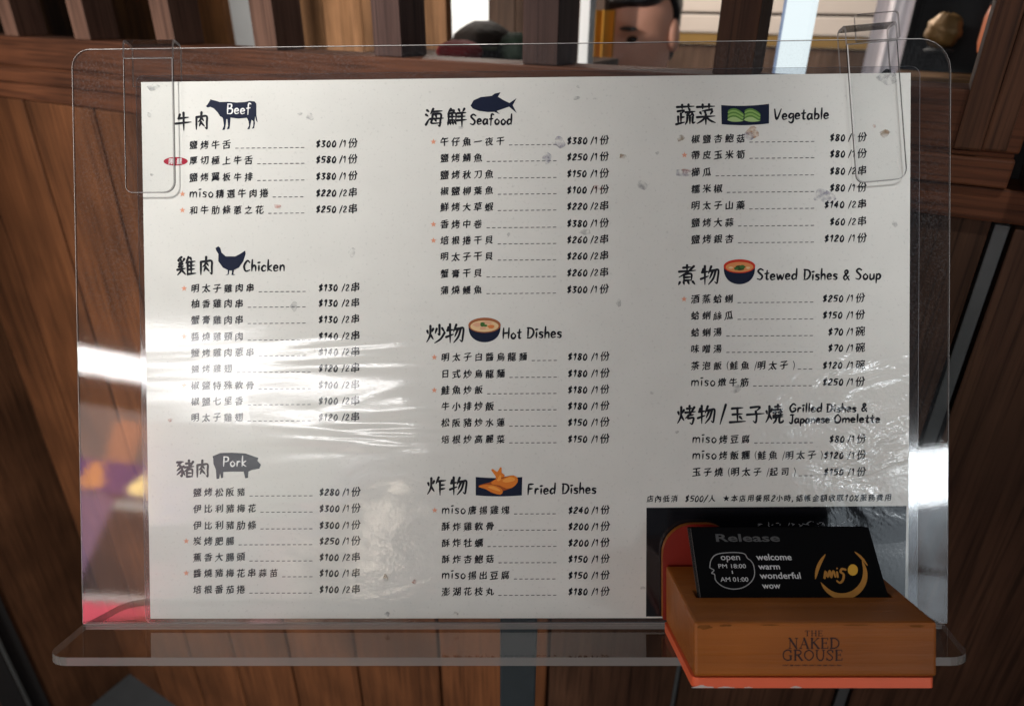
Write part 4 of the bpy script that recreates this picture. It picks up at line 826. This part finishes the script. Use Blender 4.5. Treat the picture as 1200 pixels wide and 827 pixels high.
# --- stains and scuffs on the film
st_m = {'b': printed('brown_stain', (0.30, 0.17, 0.07), alpha=0.8), 'o': printed('orange_stain', (0.55, 0.27, 0.10), alpha=0.75), 'g': printed('grey_scuff', (0.33, 0.33, 0.34), alpha=0.5), 'v': printed('violet_scuff', (0.33, 0.32, 0.40), alpha=0.65), 'r': printed('red_stain', (0.55, 0.22, 0.17), alpha=0.7)}
random.seed(5)
for (px, py, rx, ry, k) in ((655, 167, 7, 6, 'v'), (641, 186, 5, 6, 'v'), (729.5, 183.5, 4, 3.2, 'b'), (752, 217, 6, 5.5, 'g'), (882, 155, 7, 6, 'o'), (876, 160, 8, 4, 'v'), (797, 162.5, 4.5, 4, 'b'), (1036, 157, 6, 4, 'b'), (800, 203, 9, 5, 'v'), (803, 201, 6, 3, 'r'), (965, 230, 12, 9, 'v'), (1040, 91, 11, 8, 'g'), (364, 137, 4.5, 4.5, 'g'), (352, 134, 3, 1.5, 'g'), (180, 103, 7, 4, 'g'), (698, 116, 3, 1.8, 'g'), (675, 115.5, 4, 2.4, 'g'), (677.5, 102, 2, 1.6, 'g'), (862, 455, 5, 6, 'g'), (345, 359, 4, 5, 'g'), (686, 272, 7, 3, 'g'), (1024, 148, 2, 2, 'r'), (725, 355, 3, 4, 'g'), (413, 296, 4, 5, 'g'), (486, 681, 3, 2.5, 'r'), (452, 676, 3, 4, 'b'), (454, 719, 3, 3, 'g'), (534, 718, 3, 2.5, 'b'), (753, 688, 3, 2.5, 'g'), (1048, 262, 3, 4, 'g'), (200, 492, 3, 2, 'r'), (1023, 103, 2.5, 2, 'g'), (175, 135, 2.5, 3, 'g'), (178, 205, 2, 2, 'g'), (770, 180, 2, 2, 'g'), (700, 220, 6, 3, 'r'), (325, 242, 4, 3, 'r'), (540, 150, 3, 2, 'g'), (596, 275, 2, 2, 'g'), (763, 460, 2.4, 2, 'g'), (793, 506, 2, 2, 'g')):
    c = sh(px, py); b = B(); a0 = random.uniform(0, 6)
    b.poly([(c[0] + rx * MM * math.cos(q * 0.3491) * (1 + 0.22 * math.sin(3 * q * 0.3491 + a0) + random.uniform(-.1, .1)), c[1] + ry * MM * math.sin(q * 0.3491) * (1 + 0.25 * math.sin(2 * q * 0.3491 + a0) + random.uniform(-.1, .1))) for q in range(18)], zlift(Z4 + 0.00003))
    b.build('stain', st_m[k], ms)

# ------------------------------------------------------------------ wooden card holder on the shelf
M_box = wood('varnished_beech', (0.28, 0.080, 0.010), (0.40, 0.120, 0.016), 'X', 0.45, 1.6, 0.0, 0.3, False)
M_orange = plain('orange_lacquer', (0.82, 0.135, 0.05), 0.42, 0, 0.5, 0.06, 50)
M_redl = plain('red_lacquer', (0.21, 0.011, 0.004), 0.4, 0, 0.5, 0.08, 50)
M_burn = plain('burnt_brown', (0.035, 0.010, 0.006), 0.7)
HM = MS @ Matrix.Translation((0.130, YS + 0.0002, 0.037))
ho = empty('card_holder', HM); tag(ho, 'varnished wooden card holder with an orange base, standing on the clear shelf', 'card holder')
hx0, hx1, hz0, hz1 = -0.0542, 0.0548, -0.030, 0.0315
b = B(); yt = lambda z: 0.0352 + (0.0295 - 0.0352) * (z - hz0) / (hz1 - hz0)
b.add([(hx0, 0.0049, hz0), (hx1, 0.0049, hz0), (hx1, 0.0049, hz1), (hx0, 0.0049, hz1), (hx0, yt(hz0), hz0), (hx1, yt(hz0), hz0), (hx1, yt(hz1), hz1), (hx0, yt(hz1), hz1)], [(0, 1, 2, 3), (4, 7, 6, 5), (0, 4, 5, 1), (1, 5, 6, 2), (2, 6, 7, 3), (3, 7, 4, 0)])
blk = b.build('block', M_box, None, bevel=0.0014)
b = B(); tn = math.tan(R_(34)); qs = [(x, y, z0 - (y - 0.0143) * tn) for y in (0.0132, 0.060) for x, z0 in ((-0.0472, 0.0109), (0.0482, 0.0109), (0.0482, 0.0190), (-0.0472, 0.0190))]
b.add(qs, [(0, 1, 2, 3), (4, 7, 6, 5), (0, 4, 5, 1), (1, 5, 6, 2), (2, 6, 7, 3), (3, 7, 4, 0)]); cut = b.build('cut', M_burn)
md = blk.modifiers.new('b', 'BOOLEAN'); md.operation = 'DIFFERENCE'; md.object = cut; md.solver = 'EXACT'
dg = bpy.context.evaluated_depsgraph_get(); me = bpy.data.meshes.new_from_object(blk.evaluated_get(dg)); blk.modifiers.clear(); blk.data = me; bpy.data.objects.remove(cut)
blk.parent = ho
XZ = Matrix(((1, 0, 0, 0), (0, 0, 1, 0), (0, -1, 0, 0), (0, 0, 0, 1)))
b = B(); b.prism(rrect(hx0 - 0.0010, hx1 - 0.0012, -hz1 - 0.0004, -hz0, (0.003, 0.002, 0.002, 0.002), 4), 0, 0.0047, 0, 0, XZ); b.build('base', M_orange, ho)
b = B(); b.prism(rrect(-0.0555, -0.0180, 0.0049, 0.0573, (0.001, 0.001, 0.013, 0.017), 8), -0.0356, -0.0316, 1, 0); b.build('red_tab', [M_box, M_redl], ho)
# chipped paint along the front edge of the base
random.seed(3)
M_chip = plain('bare_chip', (0.55, 0.50, 0.46), 0.8)
for (x, ww, hh) in ((-0.0505, 0.010, 0.0016), (-0.040, 0.0075, 0.0007), (-0.030, 0.004, 0.0006), (-0.0085, 0.005, 0.0009)):
    b = B(); top = [(x + ww * k / 8 - ww / 2, 0.0002 + hh * (0.4 + 0.6 * random.random()) * math.sin(math.pi * min(max(k, .6), 7.4) / 8)) for k in range(9)]
    b.poly([(x - ww / 2, 0.0001), (x + ww / 2, 0.0001)] + top[::-1], hz1 + 0.0004 + 0.00006); b.build('paint_chip', M_chip, ho)
M_scuff = plain('dark_scuff', (0.19, 0.068, 0.016), 0.8, 0, 0.1, 0.5, 200)
for (x, y, ww, hh) in ((-0.0495, 0.0277, 0.007, 0.0022), (-0.040, 0.0283, 0.006, 0.0011), (-0.020, 0.0285, 0.010, 0.0006), (0.018, 0.0284, 0.012, 0.0007), (0.046, 0.0280, 0.008, 0.0012)):
    b = B(); b.poly([(x + ww / 2 * math.cos(a * 0.45) * random.uniform(.7, 1.1), y + hh / 2 * math.sin(a * 0.45) * random.uniform(.6, 1.2)) for a in range(14)], hz1 + 0.00007); b.build('scuff', M_scuff, ho)
# burnt lettering: serif capitals drawn with thick and thin strokes
SER = {'T': (8, ['1,9.4 7,9.4 t', '4,9.4 4,0 T', '1,9.4 1,7.6 t', '7,9.4 7,7.6 t', '2.8,0 5.2,0 t']), 'H': (9, ['2,9.4 2,0 T', '7,9.4 7,0 T', '2,4.9 7,4.9 t', '1,9.4 3,9.4 t', '6,9.4 8,9.4 t', '1,0 3,0 t', '6,0 8,0 t']),
 'E': (7.6, ['2,9.4 2,0 T', '1,9.4 6.4,9.4 t', '2,4.9 5.4,4.9 t', '1,0 6.6,0 t', '6.4,9.4 6.4,7.8 t', '6.6,0 6.6,1.8 t', '5.2,5.8 5.2,4 t']), 'N': (9.4, ['2,9.4 2,0 t', '1.8,9.4 7.4,0 T', '7.4,9.4 7.4,0 t', '.8,9.4 2.4,9.4 t', '6.4,9.4 8.4,9.4 t', '1,0 3,0 t']),
 'A': (9, ['4.6,9.6 1.4,0 t', '4.4,9.6 7.6,0 T', '2.6,3.4 6.4,3.4 t', '.4,0 2.6,0 t', '6.4,0 8.8,0 t']), 'K': (8.8, ['2,9.4 2,0 T', '7,9.4 2.2,4.4 t', '3.6,5.6 7.4,0 T', '1,9.4 3,9.4 t', '6,9.4 8,9.4 t', '1,0 3,0 t', '6.4,0 8.6,0 t']),
 'D': (9, ['2,9.4 2,0 T', '1,9.4 5,9.2 7.8,6.6 7.8,2.8 5,.2 1,0 m']), 'G': (9.2, ['7.6,7.4 6.4,9.2 4,9.4 1.4,7 1.4,2.4 4,0 6.6,.2 7.4,1.4 m', '7.4,4 7.4,.6 T', '6,4.2 8.4,4.2 t', '7.6,9.4 7.6,7.2 t']), 'R': (8.8, ['2,9.4 2,0 T', '1,9.4 5,9.3 6.8,7.4 5.4,5.2 2,4.8 m', '4.2,4.8 7.4,0 T', '1,0 3,0 t', '6.8,0 8.6,0 t']),
 'O': (9.4, ['4.7,9.5 1.6,7.4 1.3,3 4.7,-.1 8,3 7.8,7.2 4.7,9.5 m']), 'U': (9.2, ['2,9.4 2,3 4,0 6,0 7.4,3 7.4,9.4 m', '.8,9.4 3.2,9.4 t', '6.4,9.4 8.6,9.4 t']), 'S': (7.2, ['6,7.2 5.4,9 3.4,9.5 1.6,7.4 5.6,3 4.6,.2 2.4,0 1,1.6 m', '6.2,9.2 6.2,7 t', '1,0 1,2.2 t'])}
zf = hz1 + 0.00012
def serif(b, s, cx, y, hgt, width):
    tot = sum(SER[c][0] for c in s); u = width / tot; v = hgt / 9.5; x = cx - width / 2
    for c in s:
        for q in SER[c][1]:
            *pp, k = q.split(); wd = {'T': 1.75, 't': 0.75, 'm': 1.25}[k] * v
            ribbon(b, [(x + float(p.split(',')[0]) * u, y + float(p.split(',')[1]) * v) for p in pp], wd, zf, taper=(1, 1, 1))
        x += SER[c][0] * u
b = B(); serif(b, 'THE', -0.0005, 0.0236, 0.0024, 0.0085); serif(b, 'NAKED', -0.0005, 0.0180, 0.0046, 0.0235); serif(b, 'GROUSE', -0.0010, 0.0126, 0.0046, 0.0275)
x = -0.0145
while x < 0.0125:
    ln = random.uniform(0.0014, 0.0032)
    ribbon(b, [(x + ln * k / 6, 0.0102 + (0.0003 if k % 2 else -0.0002) * random.uniform(.5, 1.3)) for k in range(7)], 0.00026, zf); x += ln + 0.0006
b.build('lettering', M_burn, ho)

# ------------------------------------------------------------------ cards standing in the slot
M_card = plain('matt_black_card', (0.004, 0.004, 0.0045), 0.6, 0, 0.05)
M_cedge2 = plain('card_edge', (0.13, 0.12, 0.115), 0.7)
M_cw = plain('white_print', (0.62, 0.62, 0.62), 0.6); M_cg = plain('dim_grey_print', (0.075, 0.075, 0.075), 0.6)
M_gold = plain('gold_print', (0.42, 0.19, 0.035), 0.45, 0, 0.5, 0.2, 300)
lean = R_(34)
def card_frame(k): return HM @ Matrix.Translation((0.0006 + 0.0004 * math.sin(3 * k), 0.0143, 0.0180 - 0.00075 * k)) @ Matrix.Rotation(-lean - R_(0.4 * k), 4, 'X')
def card_body(b): b.prism(rrect(-0.0455, 0.0455, 0, 0.0555, (0.0004,) * 4, 2), 0, 0.00042, 0, 1)
b = B(); card_body(b); c0 = b.build('business_card', [M_card, M_cedge2]); c0.matrix_world = card_frame(0)
tag(c0, 'front black business card with opening hours and a gold ring emblem', 'business card', 'black cards in the wooden holder')
cv = card_frame(0).inverted()
def cp(px, py):                                                 # survey: image point -> card coordinates
    o = cv @ CAMLOC; d = (cv.to_3x3() @ (RW @ orth(px, py))); k = (0.00042 - o.z) / d.z; return (o.x + d.x * k, o.y + d.y * k)
ZC = 0.00042 + 0.00006
def cz(x, y): return 740 + x / 2.857, 560 + y / 2.857           # coordinates read in the enlargement of the holder
def ctext(b, s, xa_, xb_, ybase, hpx, off=0.0):
    p0 = cp(*cz(xa_, ybase)); p1 = cp(*cz(xb_, ybase)); ang = math.atan2(p1[1] - p0[1], p1[0] - p0[0]) * 0.6
    q = cp(*cz(xa_, ybase - hpx)); M = Matrix.Translation((p0[0], p0[1], 0)) @ Matrix.Rotation(ang, 4, 'Z')
    typed(b, s, 0, 0, abs(q[1] - p0[1]), ZC, width=math.hypot(p1[0] - p0[0], p1[1] - p0[1]), M=M, off=off)
b = B(); ctext(b, 'open', 300, 364, 274, 21); ctext(b, 'PM 18:00', 292, 384, 301, 14); ctext(b, 'I', 337, 340, 320, 11); ctext(b, 'AM 01:00', 299, 392, 346, 15)
ctext(b, 'welcome', 419, 537, 274, 21, 0.012); ctext(b, 'warm', 426, 498, 305, 20, 0.012); ctext(b, 'wonderful', 431, 568, 336, 21, 0.012); ctext(b, 'wow', 439, 500, 369, 20, 0.012)
b.build('lettering', M_cw, c0)
b = B(); ol = [(262, 300), (266, 275), (285, 255), (330, 249), (375, 252), (388, 268), (398, 275), (408, 290), (412, 320), (402, 345), (375, 365), (340, 371), (305, 362), (282, 342), (278, 322), (268, 318), (276, 308), (262, 300)]
ribbon(b, [cp(*cz(*p_)) for p_ in ol], 0.00042, ZC, taper=(1, 1, 1)); b.build('outline', plain('grey_print', (0.34, 0.34, 0.34), 0.6), c0)
b = B(); ctext(b, 'Release', 284, 498, 212, 25, 0.02); rl = b.build('heading', M_cg, c0)
em = empty('emblem', None, c0)
def arc(b, cx, cy, r0, r1, a0, a1, n=26, wmax=1.0):
    ins = []; outs = []
    for k in range(n + 1):
        t = k / n; a = R_(a0 + (a1 - a0) * t); wv = (math.sin(math.pi * t) ** 0.6) * wmax + 0.02
        outs.append(cp(*cz(cx + r1 * math.cos(a), cy - r1 * math.sin(a)))); ri = r1 - (r1 - r0) * wv; ins.append(cp(*cz(cx + ri * math.cos(a), cy - ri * math.sin(a))))
    z = zlift(ZC); b.add([(x, y, z) for x, y in outs + ins], [(i, i + 1, n + 2 + i, n + 1 + i) for i in range(n)])
b = B(); arc(b, 706, 326, 80, 92, 128, 188); arc(b, 710, 326, 58, 80, 196, 400); arc(b, 712, 322, 76, 84, 20, 66); b.build('ring', M_gold, em)
b = B(); M_y = plain('yellow_print', (0.66, 0.36, 0.04), 0.45)
for s in ('646,334 650,312 656,330 664,310 668,332 676,310 682,330', '690,330 688,314', '716,306 704,304 700,314 710,322 708,340 698,350 688,344'):
    ribbon(b, [cp(*cz(*[float(c) for c in p_.split(',')])) for p_ in s.split()], 0.0011, ZC, taper=(1, 1, .8))
b.poly([cp(*cz(688 + 3 * math.cos(a), 302 + 3 * math.sin(a))) for a in [k * 0.785 for k in range(8)]], zlift(ZC)); b.build('lettering', M_gold, em)
b = B(); b.poly([cp(*cz(741 + 17 * math.cos(a), 307 + 19 * math.sin(a))) for a in [k * 0.349 for k in range(18)]], zlift(ZC)); b.build('dot', M_y, em)
for k in range(1, 8):
    c = c0.copy(); COL.objects.link(c); c.matrix_world = card_frame(k)
    tag(c, 'plain edge of a black business card packed behind the front card', 'business card', 'black cards in the wooden holder')

# ------------------------------------------------------------------ across the street: the lit sign that the acrylic mirrors
sg = empty('street_sign', Matrix.Translation((-0.42, -2.56, 1.30))); tag(sg, 'blurred purple sign with flame shapes, mirrored in the acrylic left of the menu', 'sign')
def spanel(name, x0, x1, z0, z1, y, m, parent=None):
    b = B(); b.box(x0, x1, -0.02 + y, y, z0, z1); return b.build(name, m, parent or sg)
spanel('purple_panel', -0.16, 0.19, 0.50, 0.60, 0.02, glow('purple_glow', (0.30, 0.15, 0.40), 7))
b = B(); b.prism([(x, z) for x, z in smooth([(-0.02, 0.505), (0.03, 0.505), (0.032, 0.53), (0.016, 0.57), (0.008, 0.585), (0.004, 0.565), (-0.012, 0.545), (-0.026, 0.525)], n=2)], 0, 0.004, M=Matrix.Translation((0.06, 0.0205, 0)) @ Matrix(((1, 0, 0, 0), (0, 0, 1, 0), (0, 1, 0, 0), (0, 0, 0, 1)))); b.build('flame', glow('flame_glow', (1.0, 0.75, 0.32), 20), sg)
M_orange_glow = glow('orange_glow', (1.0, 0.42, 0.18), 11)
XZ3 = Matrix.Translation((0, 0.0205, 0)) @ Matrix(((1, 0, 0, 0), (0, 0, 1, 0), (0, 1, 0, 0), (0, 0, 0, 1)))
b = B(); b.prism(smooth([(-0.105, 0.512), (-0.075, 0.506), (-0.045, 0.514), (-0.036, 0.532), (-0.05, 0.548), (-0.045, 0.562), (-0.055, 0.575), (-0.052, 0.588), (-0.072, 0.594), (-0.09, 0.586), (-0.086, 0.572), (-0.104, 0.56), (-0.096, 0.546), (-0.116, 0.53)], n=3), 0, 0.004, M=XZ3); b.build('orange_figure', M_orange_glow, sg)
spanel('added_haze_panel', -0.20, 0.26, 0.176, 0.80, -0.05, glow('added_haze_glow', (0.30, 0.26, 0.25), 8))  # glowing panel added so the acrylic mirrors a grey haze
spanel('dark_screen', -0.02, 0.24, 0.20, 0.455, -0.02, glow('screen_glow', (0.16, 0.13, 0.13), 5))
spanel('teal_strip', -0.20, -0.165, 0.06, 0.20, -0.02, glow('teal_glow', (0.2, 0.5, 0.6), 6))
b = B(); b.prism(rrect(-0.055, 0.03, 0.605, 0.74, (0.01, 0.01, 0.03, 0.03)), 0, 0.03, M=Matrix(((1, 0, 0, 0), (0, 0, 1, 0), (0, 1, 0, 0), (0, 0, 0, 1)))); b.build('copper_cylinder', glow('copper_glow', (0.8, 0.38, 0.25), 8), sg)
b = B(); b.prism([(-0.16, 0.18), (-0.04, 0.18), (0.005, 0.49), (-0.16, 0.49)], 0, 0.01, M=Matrix(((1, 0, 0, 0), (0, 0, 1, 0), (0, 1, 0, 0), (0, 0, 0, 1)))); b.build('banner', glow('lavender_glow', (0.50, 0.30, 0.46), 7), sg)
spanel('pale_frame', 0.005, 0.19, 0.46, 0.485, 0.0, glow('pale_glow', (0.7, 0.7, 0.66), 8))
spanel('pale_sill', -0.02, 0.19, 0.175, 0.195, 0.0, glow('pale_sill_glow', (0.8, 0.72, 0.68), 9))
b = B(); b.prism([(-0.11, 0.08), (-0.06, 0.075), (0.02, 0.115), (0.19, 0.135), (0.19, 0.165), (-0.09, 0.172), (-0.12, 0.13)], 0, 0.02, M=Matrix(((1, 0, 0, 0), (0, 0, 1, 0), (0, 1, 0, 0), (0, 0, 0, 1)))); b.build('pink_light', glow('pink_glow', (1.0, 0.14, 0.20), 12), sg)
spanel('backing', -0.165, 0.20, 0.03, 0.172, -0.001, glow('maroon_glow', (0.30, 0.08, 0.09), 3))
b = B(); b.box(-0.03, 0.03, -0.08, -0.03, -1.30, 0.75); b.build('post', M_black, sg)
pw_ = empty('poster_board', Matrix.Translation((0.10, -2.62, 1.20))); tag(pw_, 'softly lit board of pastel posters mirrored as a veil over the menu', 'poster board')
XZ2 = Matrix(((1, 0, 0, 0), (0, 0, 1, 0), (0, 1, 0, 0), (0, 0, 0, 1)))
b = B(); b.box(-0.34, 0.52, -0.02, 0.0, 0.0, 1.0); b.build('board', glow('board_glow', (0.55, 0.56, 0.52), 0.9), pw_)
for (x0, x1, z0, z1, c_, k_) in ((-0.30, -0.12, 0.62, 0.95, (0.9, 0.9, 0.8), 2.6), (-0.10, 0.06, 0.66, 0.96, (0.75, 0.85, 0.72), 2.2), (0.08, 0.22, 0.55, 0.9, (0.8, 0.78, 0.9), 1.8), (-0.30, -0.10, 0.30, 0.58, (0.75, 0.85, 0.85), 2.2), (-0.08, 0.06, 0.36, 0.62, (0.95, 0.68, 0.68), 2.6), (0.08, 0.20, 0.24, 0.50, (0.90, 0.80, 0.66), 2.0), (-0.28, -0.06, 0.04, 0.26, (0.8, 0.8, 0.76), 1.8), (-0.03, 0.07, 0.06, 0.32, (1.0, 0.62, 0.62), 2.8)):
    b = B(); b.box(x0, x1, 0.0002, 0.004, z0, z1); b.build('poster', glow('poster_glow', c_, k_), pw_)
for (x, z, r_, k_) in ((0.43, 0.50, 0.05, 15), (0.45, 0.41, 0.045, 19), (0.08, 0.40, 0.035, 10)):
    b = B(); b.prism(ell(x, z, r_, r_ * 1.1, 20), 0.0045, 0.02, M=XZ2); b.build('warm_lamp', glow('warm_glow', (1.0, 0.86, 0.70), k_), pw_)
wn = empty('lit_window', Matrix.Translation((3.95, -2.7, 1.5))); tag(wn, 'cool grey lit shop window mirrored in the right margin of the acrylic', 'window')
M_win, nt, p = mat('window_glow'); p.inputs['Base Color'].default_value = (0.05, 0.05, 0.05, 1)
tc = N(nt, 'ShaderNodeTexCoord'); nz = N(nt, 'ShaderNodeTexNoise'); nz.inputs['Scale'].default_value = 3.2; nz.inputs['Detail'].default_value = 4; nt.links.new(tc.outputs['Object'], nz.inputs['Vector'])
cr = N(nt, 'ShaderNodeValToRGB'); cr.color_ramp.elements[0].position = 0.35; cr.color_ramp.elements[0].color = (0.12, 0.13, 0.14, 1); cr.color_ramp.elements[1].position = 0.75; cr.color_ramp.elements[1].color = (0.62, 0.72, 0.80, 1)
nt.links.new(nz.outputs['Fac'], cr.inputs['Fac']); nt.links.new(cr.outputs['Color'], p.inputs['Emission Color']); p.inputs['Emission Strength'].default_value = 6.5
b = B(); b.box(-0.75, 0.75, -0.03, 0.0, 0.0, 1.2); b.build('pane', M_win, wn)
for (x0, x1, z0, z1) in ((-0.80, -0.75, -0.05, 1.25), (0.75, 0.80, -0.05, 1.25), (-0.749, 0.749, 1.2, 1.25), (-0.749, 0.749, -0.05, 0.0), (-0.749, 0.749, 0.40, 0.43)):
    b = B(); b.box(x0, x1, -0.04, 0.02, z0, z1); b.build('frame', M_black, wn)
# leave nothing loose in the data
for o in list(bpy.data.objects):
    if o.type == 'MESH' and not o.data.polygons: bpy.data.objects.remove(o)
